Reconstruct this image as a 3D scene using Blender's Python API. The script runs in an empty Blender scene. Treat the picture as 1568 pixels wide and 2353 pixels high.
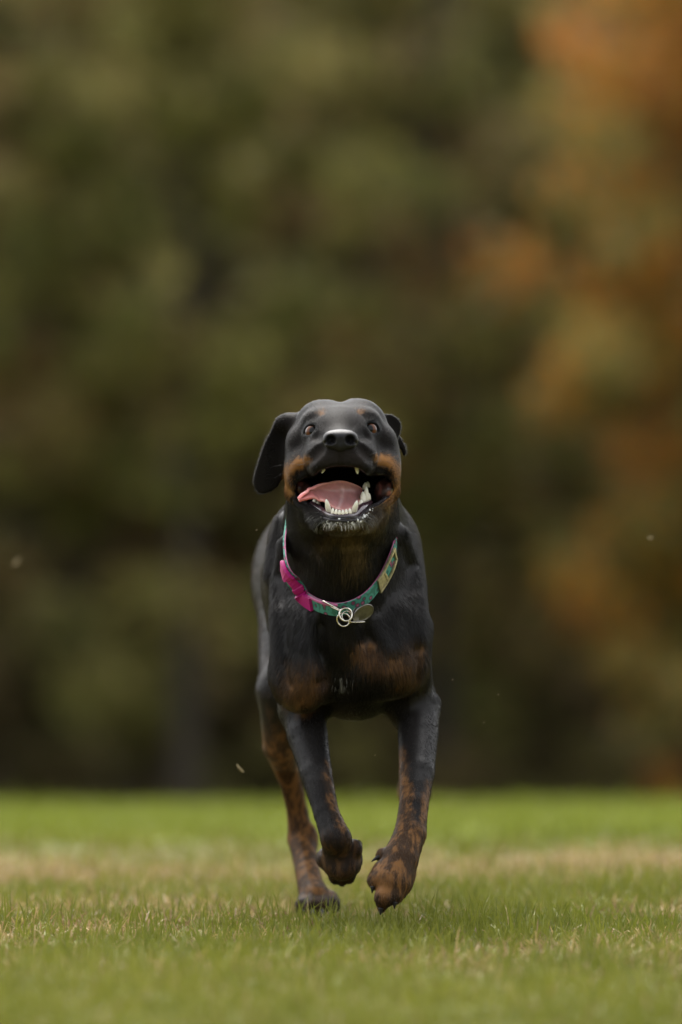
import bpy, bmesh, math, random
import numpy as np
from mathutils import Vector, Matrix, Euler

rng = np.random.default_rng(7)
random.seed(7)
sc = bpy.context.scene
C = sc.collection
R = math.radians

# ------------------------------------------------------------------ camera
CAM_Y, CAM_Z, FPX, HOR = -7.69, 0.42, 13070.0, 1422.0     # focal length / horizon row in 1568x2353 picture pixels
cam_d = bpy.data.cameras.new('camera')
cam = bpy.data.objects.new('camera', cam_d); C.objects.link(cam)
cam.location = (0, CAM_Y, CAM_Z)
cam_d.sensor_fit = 'VERTICAL'; cam_d.sensor_height = 36.0
cam_d.lens = FPX / 2353.0 * 36.0
cam.rotation_euler = (R(90) + math.atan((HOR - 1176.5) / FPX), 0, 0)
cam_d.clip_start = 0.1; cam_d.clip_end = 1000
cam_d.dof.use_dof = True
cam_d.dof.focus_distance = -CAM_Y + 0.015
cam_d.dof.aperture_fstop = 2.45
sc.camera = cam

# ------------------------------------------------------------------ world + sun (soft overcast, light from behind the dog)
SUN_EL, SUN_AZ = 60.0, -14.0                # azimuth measured from +Y (behind the dog), towards +X
w = bpy.data.worlds.new('World'); sc.world = w; w.use_nodes = True
nt = w.node_tree; nt.nodes.clear()
sky = nt.nodes.new('ShaderNodeTexSky'); sky.sky_type = 'NISHITA'; sky.sun_disc = False
sky.sun_elevation = R(SUN_EL); sky.sun_rotation = R(SUN_AZ)
sky.air_density = 1.0; sky.dust_density = 6.0; sky.ozone_density = 1.0
hs = nt.nodes.new('ShaderNodeHueSaturation'); hs.inputs['Saturation'].default_value = 0.15
bg = nt.nodes.new('ShaderNodeBackground'); bg.inputs['Strength'].default_value = 0.15
wo = nt.nodes.new('ShaderNodeOutputWorld')
nt.links.new(sky.outputs[0], hs.inputs['Color']); nt.links.new(hs.outputs[0], bg.inputs[0]); nt.links.new(bg.outputs[0], wo.inputs[0])
sd = bpy.data.lights.new('sun', 'SUN'); sd.energy = 1.2; sd.angle = R(35); sd.color = (1.0, 0.93, 0.82)
sun = bpy.data.objects.new('sun', sd); C.objects.link(sun)
sdir = Vector((math.sin(R(SUN_AZ)) * math.cos(R(SUN_EL)), math.cos(R(SUN_AZ)) * math.cos(R(SUN_EL)), math.sin(R(SUN_EL))))
sun.rotation_euler = sdir.to_track_quat('Z', 'Y').to_euler(); sun.location = (0, 5, 12)

sc.view_settings.view_transform = 'Standard'; sc.view_settings.look = 'None'
sc.view_settings.exposure = 1.9; sc.view_settings.gamma = 1.0; sc.view_settings.use_curve_mapping = False
sc.render.engine = 'CYCLES'
sc.cycles.use_denoising = True
sc.cycles.max_bounces = 6; sc.cycles.diffuse_bounces = 3; sc.cycles.glossy_bounces = 3; sc.cycles.transmission_bounces = 4
sc.cycles.transparent_max_bounces = 6; sc.cycles.sample_clamp_indirect = 4.0
try: sc.cycles_curves.shape = 'RIBBONS'
except Exception: pass

# ------------------------------------------------------------------ helpers
def W(u, v, y):
    """picture pixel (1568x2353 frame) at depth y -> world point"""
    s = FPX / (y - CAM_Y)
    return np.array([(u - 784.0) / s, y, CAM_Z + (HOR - v) / s])
def Hd(a, b, y):
    """face-zoom pixel at depth y -> world point"""
    return W(551.5 + a * 0.2696, 882.4 + b * 0.2696, y)
def L(u, v, y):
    """leg-zoom pixel at depth y -> world point"""
    return W(551.5 + u * 0.3048, 1562.5 + v * 0.3048, y)
def to_uv(p):
    s = FPX / (p[..., 1] - CAM_Y)
    return 784.0 + p[..., 0] * s, HOR - (p[..., 2] - CAM_Z) * s

def vnoise(p, scale, seed=0):
    q = np.asarray(p, dtype=np.float64) * scale + seed * 17.31
    i = np.floor(q).astype(np.int64); f = q - i; f = f * f * (3 - 2 * f)
    def h(ix, iy, iz):
        n = (ix * 374761393 + iy * 668265263 + iz * 2147483647 + seed * 1274126177) & 0xffffffff
        n = ((n ^ (n >> 13)) * 1274126177) & 0xffffffff
        n = n ^ (n >> 16)
        return (n & 0xffff) / 65535.0
    r = 0
    for dx in (0, 1):
        for dy in (0, 1):
            for dz in (0, 1):
                wgt = (f[..., 0] if dx else 1 - f[..., 0]) * (f[..., 1] if dy else 1 - f[..., 1]) * (f[..., 2] if dz else 1 - f[..., 2])
                r = r + wgt * h(i[..., 0] + dx, i[..., 1] + dy, i[..., 2] + dz)
    return r
def sstep(a, b, x):
    t = np.clip((x - a) / (b - a), 0, 1); return t * t * (3 - 2 * t)
def nrm(v):
    return v / np.maximum(np.linalg.norm(v, axis=-1, keepdims=True), 1e-9)

def mesh_np(name, V, faces, mat=None, smooth=True, col=None, mats=None, midx=None):
    """V (n,3); faces: (m,k) array or list of arrays of (m,k)"""
    me = bpy.data.meshes.new(name)
    fl = faces if isinstance(faces, list) else [faces]
    fl = [np.asarray(f, dtype=np.int32) for f in fl if len(f)]
    me.vertices.add(len(V)); me.vertices.foreach_set('co', np.asarray(V, dtype=np.float32).ravel())
    tot = np.concatenate([np.full(len(f), f.shape[1], dtype=np.int32) for f in fl])
    idx = np.concatenate([f.ravel() for f in fl])
    me.loops.add(len(idx)); me.loops.foreach_set('vertex_index', idx)
    st = np.concatenate([[0], np.cumsum(tot)[:-1]]).astype(np.int32)
    me.polygons.add(len(tot)); me.polygons.foreach_set('loop_start', st)
    if col is not None:
        at = me.color_attributes.new('Col', 'FLOAT_COLOR', 'POINT')
        c4 = np.ones((len(V), 4), dtype=np.float32); c4[:, :3] = col
        at.data.foreach_set('color', c4.ravel())
    for m in (mats or ([mat] if mat else [])): me.materials.append(m)
    me.update(calc_edges=True)
    me.polygons.foreach_set('use_smooth', np.full(len(tot), smooth))
    if midx is not None: me.polygons.foreach_set('material_index', np.asarray(midx, dtype=np.int32))
    me.validate()
    return me
def link(name, data, parent=None, loc=None):
    o = bpy.data.objects.new(name, data); C.objects.link(o)
    if loc is not None: o.location = loc
    if parent is not None:
        o.parent = parent
        o.matrix_parent_inverse = Matrix.Translation(-wloc(parent))
    return o
def wloc(o):
    v = Vector(o.location)
    return v
def tag(o, label=None, cat=None, group=None, kind=None):
    if label: o['label'] = label
    if cat: o['category'] = cat
    if group: o['group'] = group
    if kind: o['kind'] = kind
    return o
def thing(name, label, cat, loc, group=None):
    o = bpy.data.objects.new(name, None); C.objects.link(o); o.location = loc
    o.empty_display_size = 0.1
    return tag(o, label, cat, group)

def tube(pts, rad, n=8, closed=False, caps=True):
    """-> V, [quads, caps]"""
    P = np.asarray(pts, dtype=float); m = len(P)
    rad = np.broadcast_to(np.asarray(rad, dtype=float), (m,))
    T = np.zeros_like(P)
    if closed: T = np.roll(P, -1, 0) - np.roll(P, 1, 0)
    else:
        T[1:-1] = P[2:] - P[:-2]; T[0] = P[1] - P[0]; T[-1] = P[-1] - P[-2]
    T = nrm(T)
    up = np.array([0.31, 0.17, 0.93]); N = np.zeros_like(P)
    v = np.cross(T[0], up); v /= np.linalg.norm(v); N[0] = v
    for i in range(1, m):
        v = N[i - 1] - T[i] * np.dot(N[i - 1], T[i]); N[i] = v / np.linalg.norm(v)
    B = np.cross(T, N)
    a = np.linspace(0, 2 * np.pi, n, endpoint=False)
    V = P[:, None] + rad[:, None, None] * (np.cos(a)[None, :, None] * N[:, None] + np.sin(a)[None, :, None] * B[:, None])
    V = V.reshape(-1, 3)
    F = []
    mm = m if closed else m - 1
    for i in range(mm):
        j = (i + 1) % m
        for k in range(n):
            F.append((i * n + k, i * n + (k + 1) % n, j * n + (k + 1) % n, j * n + k))
    fl = [np.array(F)]
    if caps and not closed:
        fl.append(np.array([list(range(n))[::-1], [(m - 1) * n + k for k in range(n)]]))
    return V, fl
def merge(parts):
    Vs, by, off = [], {}, 0
    for V, fl in parts:
        for f in fl: by.setdefault(f.shape[1], []).append(f + off)
        Vs.append(V); off += len(V)
    return np.concatenate(Vs), [np.concatenate(v) for v in by.values()]
def catmull(P, n, closed=False):
    P = np.asarray(P, dtype=float)
    m = len(P); out = []
    segs = m if closed else m - 1
    for i in range(segs):
        if closed: p0, p1, p2, p3 = P[(i - 1) % m], P[i], P[(i + 1) % m], P[(i + 2) % m]
        else: p0, p1, p2, p3 = P[max(i - 1, 0)], P[i], P[i + 1], P[min(i + 2, m - 1)]
        for t in np.linspace(0, 1, n, endpoint=False):
            out.append(0.5 * (2 * p1 + (p2 - p0) * t + (2 * p0 - 5 * p1 + 4 * p2 - p3) * t * t + (3 * p1 - p0 - 3 * p2 + p3) * t ** 3))
    if not closed: out.append(P[-1])
    return np.array(out)

# ------------------------------------------------------------------ materials
def new_mat(name):
    m = bpy.data.materials.new(name); m.use_nodes = True
    n = m.node_tree.nodes; n.clear()
    out = n.new('ShaderNodeOutputMaterial')
    return m, m.node_tree, n, out
def pbr(name, col=None, rough=0.5, attr=None, spec=0.5, metal=0.0, noise=None, bump=None, coat=0.0, sss=0.0, trans=0.0, sheen=0.0):
    m, t, n, out = new_mat(name)
    b = n.new('ShaderNodeBsdfPrincipled'); b.inputs['Roughness'].default_value = rough
    b.inputs['Metallic'].default_value = metal
    b.inputs['Specular IOR Level'].default_value = spec
    b.inputs['Coat Weight'].default_value = coat; b.inputs['Coat Roughness'].default_value = 0.08
    if sheen: b.inputs['Sheen Weight'].default_value = sheen; b.inputs['Sheen Roughness'].default_value = 0.4
    if sss: b.inputs['Subsurface Weight'].default_value = sss; b.inputs['Subsurface Radius'].default_value = (0.004, 0.0015, 0.001); b.inputs['Subsurface Scale'].default_value = 1.0
    src = None
    if attr:
        a = n.new('ShaderNodeAttribute'); a.attribute_name = attr; src = a.outputs['Color']
    if noise:
        sc_, amt = noise
        nz = n.new('ShaderNodeTexNoise'); nz.inputs['Scale'].default_value = sc_; nz.inputs['Detail'].default_value = 5
        tc = n.new('ShaderNodeTexCoord'); t.links.new(tc.outputs['Object'], nz.inputs['Vector'])
        mr = n.new('ShaderNodeMapRange'); mr.inputs[1].default_value = 0.3; mr.inputs[2].default_value = 0.7
        mr.inputs[3].default_value = 1 - amt; mr.inputs[4].default_value = 1 + amt
        t.links.new(nz.outputs[0], mr.inputs[0])
        mx = n.new('ShaderNodeVectorMath'); mx.operation = 'SCALE'
        if src is not None: t.links.new(src, mx.inputs[0])
        else: mx.inputs[0].default_value = col
        t.links.new(mr.outputs[0], mx.inputs['Scale']); src = mx.outputs[0]
    if src is not None: t.links.new(src, b.inputs['Base Color'])
    else: b.inputs['Base Color'].default_value = (*col, 1)
    if bump:
        sc_, st, dist = bump
        nz = n.new('ShaderNodeTexNoise'); nz.inputs['Scale'].default_value = sc_; nz.inputs['Detail'].default_value = 4
        tc = n.new('ShaderNodeTexCoord'); t.links.new(tc.outputs['Object'], nz.inputs['Vector'])
        bp = n.new('ShaderNodeBump'); bp.inputs['Strength'].default_value = st; bp.inputs['Distance'].default_value = dist
        t.links.new(nz.outputs[0], bp.inputs['Height']); t.links.new(bp.outputs[0], b.inputs['Normal'])
    last = b.outputs[0]
    if trans:
        tr = n.new('ShaderNodeBsdfTranslucent')
        if src is not None: t.links.new(src, tr.inputs[0])
        else: tr.inputs[0].default_value = (*col, 1)
        ms = n.new('ShaderNodeMixShader'); ms.inputs[0].default_value = trans
        t.links.new(b.outputs[0], ms.inputs[1]); t.links.new(tr.outputs[0], ms.inputs[2]); last = ms.outputs[0]
    t.links.new(last, out.inputs[0])
    return m
M = {}
M['grass'] = pbr('grass_blade', rough=0.55, attr='Col', spec=0.15, trans=0.3)
M['leaf'] = pbr('leaf', rough=0.7, attr='Col', spec=0.08, trans=0.35)
M['bark'] = pbr('bark', (0.035, 0.027, 0.020), 0.9, noise=(6, 0.5), bump=(18, 0.6, 0.02))
M['skin'] = pbr('coat_skin', rough=0.46, attr='Col', spec=0.055)
M['mouth'] = pbr('mouth_lining', rough=0.35, attr='Col', spec=0.4, coat=0.15, bump=(260, 0.5, 0.0015))
M['nose'] = pbr('nose_leather', (0.010, 0.0095, 0.010), 0.5, spec=0.2, bump=(700, 0.45, 0.0006), noise=(300, 0.25))
M['tongue'] = pbr('tongue_flesh', rough=0.3, attr='Col', spec=0.5, coat=0.35, sss=0.25, bump=(500, 0.3, 0.0008))
M['tooth'] = pbr('tooth_enamel', rough=0.28, attr='Col', spec=0.5, coat=0.3)
M['gum'] = pbr('gum', (0.045, 0.022, 0.03), 0.2, coat=0.7, noise=(200, 0.5), bump=(300, 0.5, 0.001))
M['lip'] = pbr('lip', (0.012, 0.010, 0.011), 0.4, spec=0.3, coat=0.08, noise=(160, 0.5), bump=(350, 0.8, 0.0016))
M['foam'] = pbr('foam', (0.62, 0.62, 0.60), 0.25, spec=0.5)
M['eye'] = pbr('eye', rough=0.04, attr='Col', spec=0.2, coat=0.0)
M['claw'] = pbr('claw', (0.010, 0.009, 0.008), 0.5, spec=0.25, noise=(150, 0.3))
M['pink'] = pbr('pink_plastic', (0.34, 0.010, 0.14), 0.45, spec=0.3, noise=(60, 0.12), bump=(200, 0.15, 0.0005))
M['steel'] = pbr('steel', (0.62, 0.58, 0.52), 0.22, metal=1.0, noise=(90, 0.15))
M['tagm'] = pbr('tag_metal', (0.17, 0.16, 0.15), 0.40, metal=0.9, noise=(120, 0.3), bump=(300, 0.3, 0.0004))
M['slide'] = pbr('slide_metal', (0.36, 0.31, 0.17), 0.4, metal=0.6, noise=(220, 0.35), bump=(400, 0.4, 0.0005))
M['dry'] = pbr('dry_grass', (0.26, 0.20, 0.10), 0.8, noise=(80, 0.2), trans=0.2)
M['white_hair'] = pbr('white_hair', (0.55, 0.53, 0.5), 0.5)

# ------------------------------------------------------------------ ground
def dryness(x, y):
    """share of dry straw in the turf at a spot: a worn tan strip across the field plus scattered patches"""
    p = np.stack([x, y, 0 * x], -1)
    d = y - CAM_Y
    n = vnoise(p, 0.45, 3); n2 = vnoise(p, 1.6, 4); n3 = vnoise(p, 5.0, 5)
    c = 9.95 + 0.9 * (n - 0.5) + 0.12 * x + 0.5 * (n2 - .5)
    strip = np.exp(-((d - c) / (0.62 + 0.2 * (n2 - .5))) ** 2) * (0.45 + 0.35 * n2 + 0.45 * n3)
    near = sstep(6.4, 7.3, d) * (1 - sstep(8.8, 9.6, d)) * sstep(0.42, 0.70, 0.35 * n2 + 0.65 * n3) * 0.42
    left = sstep(0.0, -0.5, x) * sstep(7.0, 7.6, d) * (1 - sstep(8.2, 9, d)) * 0.3
    gen = sstep(0.55, 0.9, n3) * 0.22
    return np.clip(strip + near + left + gen, 0, 0.95)
def hgt(x, y):
    p = np.stack([x, y, 0 * x], -1)
    r = np.hypot(x, y - 0.4)
    z = (vnoise(p, 1.1, 8) - 0.5) * 0.022 * sstep(0.3, 1.5, r) + (vnoise(p, 7.0, 9) - 0.5) * 0.008
    t = y - 6.6 + 1.2 * (vnoise(p * np.array([1, 0, 0]), .5, 77) - .5)                                  # the lawn rolls over a low crest and falls away towards the wood
    fall = 0.045 * (np.where(t > 12, t, 1.3 * np.log1p(np.exp(np.clip(t, -30, 12) / 1.3))))
    fall = np.minimum(fall, 0.045 * 36)
    return z * (1 - sstep(8, 30, r)) - fall
def axis(lo, hi, dense_lo, dense_hi, step, growth=1.35):
    a = list(np.arange(dense_lo, dense_hi + 1e-6, step)); s = step
    while a[-1] < hi: s *= growth; a.append(min(a[-1] + s, hi))
    s = step
    while a[0] > lo: s *= growth; a.insert(0, max(a[0] - s, lo))
    return np.array(a)
gx = axis(-400, 400, -3.0, 3.0, 0.06); gy = axis(-60, 700, -7.5, 9.0, 0.06)
GX, GY = np.meshgrid(gx, gy, indexing='ij')
GZ = hgt(GX, GY) - 0.012
nx_, ny_ = len(gx), len(gy)
ii, jj = np.meshgrid(np.arange(nx_ - 1), np.arange(ny_ - 1), indexing='ij'); b0 = (ii * ny_ + jj).ravel()
gcol = np.array([0.050, 0.055, 0.014]) * (1 - dryness(GX, GY)[..., None]) + np.array([0.17, 0.125, 0.055]) * dryness(GX, GY)[..., None]
far = sstep(10.6, 11.6, GY - CAM_Y)[..., None]
gcol = gcol * (1 - far) + np.array([0.105, 0.130, 0.015]) * far
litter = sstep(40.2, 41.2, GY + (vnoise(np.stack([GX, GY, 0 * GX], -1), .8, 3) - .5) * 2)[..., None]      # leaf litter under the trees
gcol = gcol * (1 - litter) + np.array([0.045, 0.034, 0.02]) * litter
M['ground'] = pbr('turf', rough=0.95, attr='Col', spec=0.1, noise=(9, 0.35), bump=(30, 0.5, 0.02))
gme = mesh_np('ground', np.stack([GX, GY, GZ], -1).reshape(-1, 3), np.stack([b0, b0 + ny_, b0 + ny_ + 1, b0 + 1], -1), M['ground'], col=gcol.reshape(-1, 3))
tag(link('ground', gme), kind='structure')

def blades(n, xr, yr, lmin, lmax, wid, seed, tuft=6, spread=0.02):
    """grass blades grown in small tufts: 7 verts, 5 faces each"""
    g = np.random.default_rng(seed)
    nt_ = max(1, n // tuft)
    d0, d1 = yr[0] - CAM_Y, yr[1] - CAM_Y
    d = np.sqrt(g.uniform(d0 ** 2, d1 ** 2, nt_)) if xr is None else g.uniform(d0, d1, nt_)
    y = d + CAM_Y
    hw = 0.062 * d + 0.5 + 0.05 * d if xr is None else np.full(nt_, xr)
    x = g.uniform(-1, 1, nt_) * hw
    th = 0.35 + 0.75 * vnoise(np.stack([x, y, 0 * x], -1), 3.0, 21) + 0.75 * vnoise(np.stack([x, y, 0 * x], -1), 14.0, 22) ** 2      # uneven height
    x = np.repeat(x, tuft) + g.normal(0, spread, nt_ * tuft); y = np.repeat(y, tuft) + g.normal(0, spread, nt_ * tuft)
    th = np.repeat(th, tuft); N = len(x)
    z = hgt(x, y) - 0.012
    Ln = (lmin + (lmax - lmin) * g.random(N) ** 2.4) * th
    az = g.uniform(0, 2 * np.pi, N); lean = g.gamma(2.0, 0.22, N).clip(0, 1.35)
    dr = dryness(x, y); isdry = g.random(N) < (0.06 + 0.9 * dr)
    lean = np.where(isdry, np.minimum(lean * 1.7 + 0.25, 1.5), lean)
    Ln = np.where(isdry, Ln * 0.85, Ln)
    dx, dy = np.cos(az), np.sin(az)
    wd = wid * g.uniform(0.6, 1.3, N) * np.where(isdry, 1.25, 1)
    fa = g.uniform(0, np.pi, N)
    sx, sy = np.cos(fa), np.sin(fa)
    V = np.zeros((N, 7, 3))
    for k, (t, wf) in enumerate(((0, 0.8), (0.4, 1.0), (0.75, 0.7), (1.0, 0))):
        ang = lean * (0.25 + 0.75 * t)
        hx = np.sin(ang) * t * Ln; hz = np.cos(ang) * t * Ln
        bx, by, bz = x + dx * hx, y + dy * hx, z + hz
        if k < 3:
            V[:, 2 * k] = np.stack([bx - sx * wd * wf / 2, by - sy * wd * wf / 2, bz], -1)
            V[:, 2 * k + 1] = np.stack([bx + sx * wd * wf / 2, by + sy * wd * wf / 2, bz], -1)
        else: V[:, 6] = np.stack([bx, by, bz], -1)
    o = (np.arange(N) * 7)[:, None]
    q = np.concatenate([o + [0, 1, 3, 2], o + [2, 3, 5, 4]]); t3 = o + [4, 5, 6]
    g1 = np.array([0.080, 0.098, 0.012]); g2 = np.array([0.185, 0.185, 0.029]); dc = np.array([0.34, 0.255, 0.115]); dc2 = np.array([0.13, 0.085, 0.042])
    m = g.random(N)[:, None]
    pn = vnoise(np.stack([x, y, 0 * x], -1), 1.2, 31)[:, None]
    m = np.clip(0.5 * m + 0.6 * (pn - 0.2) + 0.5 * (vnoise(np.stack([x, y, 0 * x], -1), 6.0, 33)[:, None] - .35), 0, 1)
    col = g1 * (1 - m) + g2 * m
    md = g.random(N)[:, None]
    col = np.where(isdry[:, None], dc * md + dc2 * (1 - md), col)
    farb = sstep(10.6, 11.6, y - CAM_Y)[:, None] * .8
    col = col * (1 - farb) + (np.array([0.128, 0.150, 0.020]) * (0.8 + 0.4 * m)) * farb
    return V.reshape(-1, 3), [q, t3], np.repeat(col, 7, 0)
def grass(name, label, *a, **k):
    V, F, col = blades(*a, **k)
    tag(link(name, mesh_np(name, V, F, M['grass'], smooth=False, col=col)), label, 'grass', kind='stuff')
grass('lawn_grass', 'short green and straw-dry lawn grass around the running dog', 170000, 1.3, (-1.9, 2.2), 0.010, 0.048, 0.0020, 1, tuft=6, spread=0.010)
grass('foreground_grass', 'short green lawn grass in front of the dog', 40000, None, (-6.6, -1.9), 0.012, 0.040, 0.0030, 2, tuft=7, spread=0.014)
grass('midfield_grass', 'green lawn grass with a dry tan strip behind the dog', 80000, None, (2.2, 8.5), 0.012, 0.036, 0.0040, 3, tuft=6, spread=0.016)
grass('far_grass', 'bright green lawn grass reaching to the trees', 24000, None, (8.5, 40.0), 0.03, 0.07, 0.012, 4, tuft=6, spread=0.04)

# ------------------------------------------------------------------ trees
def crown_mesh(seed, h, r, base, nclump, nleaf, leaf, cols, low=0.0):
    g = np.random.default_rng(seed)
    cen = []
    while len(cen) < nclump:
        p = g.uniform(-1, 1, 3); q = np.linalg.norm(p * np.array([1, 1, 1.0]))
        if q > 1 or q < 0.35 * g.random(): continue
        cen.append(p)
    cen = np.array(cen)
    taper = 1 - (0.05 if low else 0.35) * np.clip(cen[:, 2:3], 0, 1) ** 1.5
    cen[:, :2] *= taper
    cz = base + (h - base) * 0.5
    cen = cen * np.array([r, r, (h - base) * 0.5]) + np.array([0, 0, cz])
    cen[:, :2] *= (0.8 + 0.4 * g.random((nclump, 1)))
    cen[:, 2] = np.maximum(cen[:, 2], 0.15)
    cr = g.uniform(0.28, 0.62, nclump) * (r / 2.2) ** 0.5
    ci = g.integers(0, nclump, nleaf)
    dirs = nrm(g.normal(size=(nleaf, 3)))
    P = cen[ci] + dirs * (cr[ci] * g.random(nleaf) ** 0.45)[:, None] * np.array([1, 1, 0.75])
    P[:, 2] = np.maximum(P[:, 2], 0.03)
    a = nrm(g.normal(size=(nleaf, 3)) + dirs * 0.3); b = nrm(np.cross(a, g.normal(size=(nleaf, 3))))
    s = leaf * g.uniform(0.6, 1.3, nleaf)[:, None]
    V = np.stack([P - a * s * 0.55, P + b * s * 0.30 + a * s * .05, P + a * s * 0.55, P - b * s * 0.30 + a * s * .05], 1)
    cols = np.array(cols); wts = cols[:, 3] / cols[:, 3].sum()
    cc = g.choice(len(cols), nclump, p=wts)
    if low:                                                   # the top of the crown has turned first
        zf = (cen[:, 2] - cen[:, 2].min()) / np.ptp(cen[:, 2]); hot = g.random(nclump) < sstep(.25, 1.0, zf) * low
        cc = np.where(hot, g.integers(0, 2, nclump), np.where(g.random(nclump) < .35, cc, g.integers(2, 4, nclump)))
    cc = cc                  # each clump of twigs has turned by its own amount
    lc = np.where(g.random(nleaf) < 0.55, cc[ci], g.choice(len(cols), nleaf, p=wts))
    col = cols[lc, :3] * g.uniform(0.65, 1.35, nleaf)[:, None] * (0.85 + 0.3 * g.random(nclump))[ci][:, None]
    o = (np.arange(nleaf) * 4)[:, None]
    return mesh_np('crown', V.reshape(-1, 3), o + [0, 1, 2, 3], M['leaf'], smooth=False, col=np.repeat(col, 4, 0)), cen
def trunk_mesh(seed, h, rad, cen):
    g = np.random.default_rng(seed + 900)
    pts = [np.array([0, 0, -0.05])]
    for k in range(1, 7): pts.append(np.array([g.normal(0, .06 * k * .5), g.normal(0, .06 * k * .5), h * 0.9 * k / 6]))
    pts = catmull(pts, 4)
    parts = [tube(pts, rad * (1.25 - 1.1 * np.linspace(0, 1, len(pts)) ** 0.8), 9)]
    for k in g.choice(len(cen), min(9, len(cen)), replace=False):
        t = np.clip((cen[k][2] * 0.75) / (h * 0.9), 0.12, 0.85); s = pts[int(t * (len(pts) - 1))]
        mid = s * 0.5 + cen[k] * 0.5 + np.array([0, 0, 0.12])
        parts.append(tube(catmull([s, mid, cen[k]], 4), np.linspace(rad * 0.4, rad * 0.08, 9), 6))
    V, F = merge(parts)
    return mesh_np('trunk', V, F, M['bark'])
OLIVE = [(0.195, 0.179, 0.058, 4), (0.132, 0.134, 0.046, 3), (0.246, 0.203, 0.078, 2.2), (0.212, 0.147, 0.066, 1)]
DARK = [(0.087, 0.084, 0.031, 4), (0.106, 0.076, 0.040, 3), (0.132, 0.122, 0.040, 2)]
BROWN = [(0.149, 0.108, 0.047, 3), (0.188, 0.108, 0.046, 1.2), (0.113, 0.110, 0.040, 3)]
ORANGE = [(0.42, 0.185, 0.036, 3.0), (0.35, 0.140, 0.034, 1.2), (0.27, 0.200, 0.060, 2.4), (0.179, 0.151, 0.050, 3.4), (0.25, 0.25, 0.16, 0.5)]
def tree(name, label, x, y, h, r, base, nclump, nleaf, leaf, cols, seed, group=None, cat='tree', rad=0.13, low=0.0):
    t = thing(name, label, cat, (x, y, float(hgt(np.array([x]), np.array([y]))[0]) - 0.03), group)
    cm, cen = crown_mesh(seed, h, r, base, nclump, nleaf, leaf, cols, low)
    a = bpy.data.objects.new('crown', cm); C.objects.link(a); a.parent = t
    b = bpy.data.objects.new('trunk', trunk_mesh(seed, h, rad, cen)); C.objects.link(b); b.parent = t
    return t
# front row of the wood edge
tree('olive_tree', 'olive green tree at the front of the wood, brownish leaves low in its crown', -1.35, 41.5, 10.0, 1.85, 0.7, 130, 15000, 0.15, OLIVE, 11, 'trees along the wood edge')
tree('dark_tree', 'dark brownish green tree beside the olive tree, thin shaded crown', -3.6, 42.5, 10.5, 1.6, 0.9, 90, 12000, 0.15, BROWN, 12, 'trees along the wood edge')
tree('olive_tree', 'olive green tree between the paler olive tree and the orange autumn tree', 0.95, 43.0, 10.2, 1.7, 0.8, 110, 13000, 0.15, OLIVE[:2] + BROWN[:2], 13, 'trees along the wood edge')
tree('autumn_tree', 'autumn tree with orange, rust and yellow green leaves down to the grass', 3.10, 39.5, 9.2, 1.55, 0.35, 190, 19000, 0.14, ORANGE, 14, 'trees along the wood edge', low=0.9)
for i, (x, y, h, r, cols, lab) in enumerate((
        (-7.0, 42.0, 9.0, 2.0, OLIVE, 'broad olive tree next to the thin dark tree'),
        (-11.0, 43.0, 9.6, 2.2, BROWN, 'brown green tree at the bare end of the wood'),
        (6.2, 42.0, 9.2, 1.9, BROWN, 'brown green tree next to the orange autumn tree'),
        (10.0, 43.0, 9.4, 2.2, OLIVE, 'olive tree beyond the orange autumn tree, at the end of the wood'))):
    tree('wood_tree', lab, x, y, h, r, 0.7, 60, 7000, 0.17, cols, 30 + i, 'trees along the wood edge')
# second and third rows, which close the gaps
k = 0
for row, (yy, xs_) in enumerate(((48.0, (-12, -8.6, -5.4, -2.5, 0.1, 2.4, 5.0, 8.2, 11.6)), (54.0, (-13, -9.5, -6.2, -3.6, -1.1, 1.3, 3.7, 6.6, 10.0, 13.5)))):
    for x in xs_:
        tree('wood_tree', 'dark tree of the %s row of the wood, behind the front trees' % ('second' if row == 0 else 'last'), x + rng.normal(0, .2), yy + rng.normal(0, .4), 10.5 + row * 1.2 + rng.normal(0, .4), 2.0, 0.3, 70, 6500, 0.22,
             (DARK, BROWN, DARK + OLIVE[:1])[k % 3], 50 + k, 'dark trees of the %s row' % ('second' if row == 0 else 'last')); k += 1
# the depth of the wood behind them reads as one mass
g_ = np.random.default_rng(77); nl = 95000
FP = np.stack([g_.uniform(-24, 24, nl), g_.uniform(58, 63, nl), 13.5 * g_.random(nl) ** 0.9], -1)
FP[:, 2] *= 0.8 + 0.3 * vnoise(FP * np.array([1, 0, 0]), 0.4, 5)
fa_ = nrm(g_.normal(size=(nl, 3))); fb_ = nrm(np.cross(fa_, g_.normal(size=(nl, 3)))); fs_ = g_.uniform(.35, .7, nl)[:, None]
fc_ = np.array([(0.070, 0.066, 0.014), (0.085, 0.062, 0.018), (0.095, 0.086, 0.017)])[(vnoise(FP, .5, 6) * 2.99).astype(int)] * g_.uniform(.6, 1.4, nl)[:, None]
FV = np.stack([FP - fa_ * fs_ * .55, FP + fb_ * fs_ * .32, FP + fa_ * fs_ * .55, FP - fb_ * fs_ * .32], 1)
FV[..., 2] = np.maximum(FV[..., 2], 0.0) - 1.62
tag(link('far_wood', mesh_np('far_wood', FV.reshape(-1, 3), (np.arange(nl) * 4)[:, None] + [0, 1, 2, 3], M['leaf'], smooth=False, col=np.repeat(fc_, 4, 0))), 'dense dark foliage filling the depth of the wood', 'woodland', kind='stuff')
# undergrowth in the shade of the trees
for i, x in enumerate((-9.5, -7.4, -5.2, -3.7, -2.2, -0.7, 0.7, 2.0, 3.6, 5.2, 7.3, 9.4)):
    tree('shrub', 'low dark shrub in the shade at the foot of the trees', x + rng.normal(0, .15), 44.6 + rng.normal(0, .3), 2.0 + rng.random() * 0.6, 1.15, -0.4, 26, 3200, 0.13, DARK, 90 + i, 'shrubs under the wood edge', 'shrub', 0.04)

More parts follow.
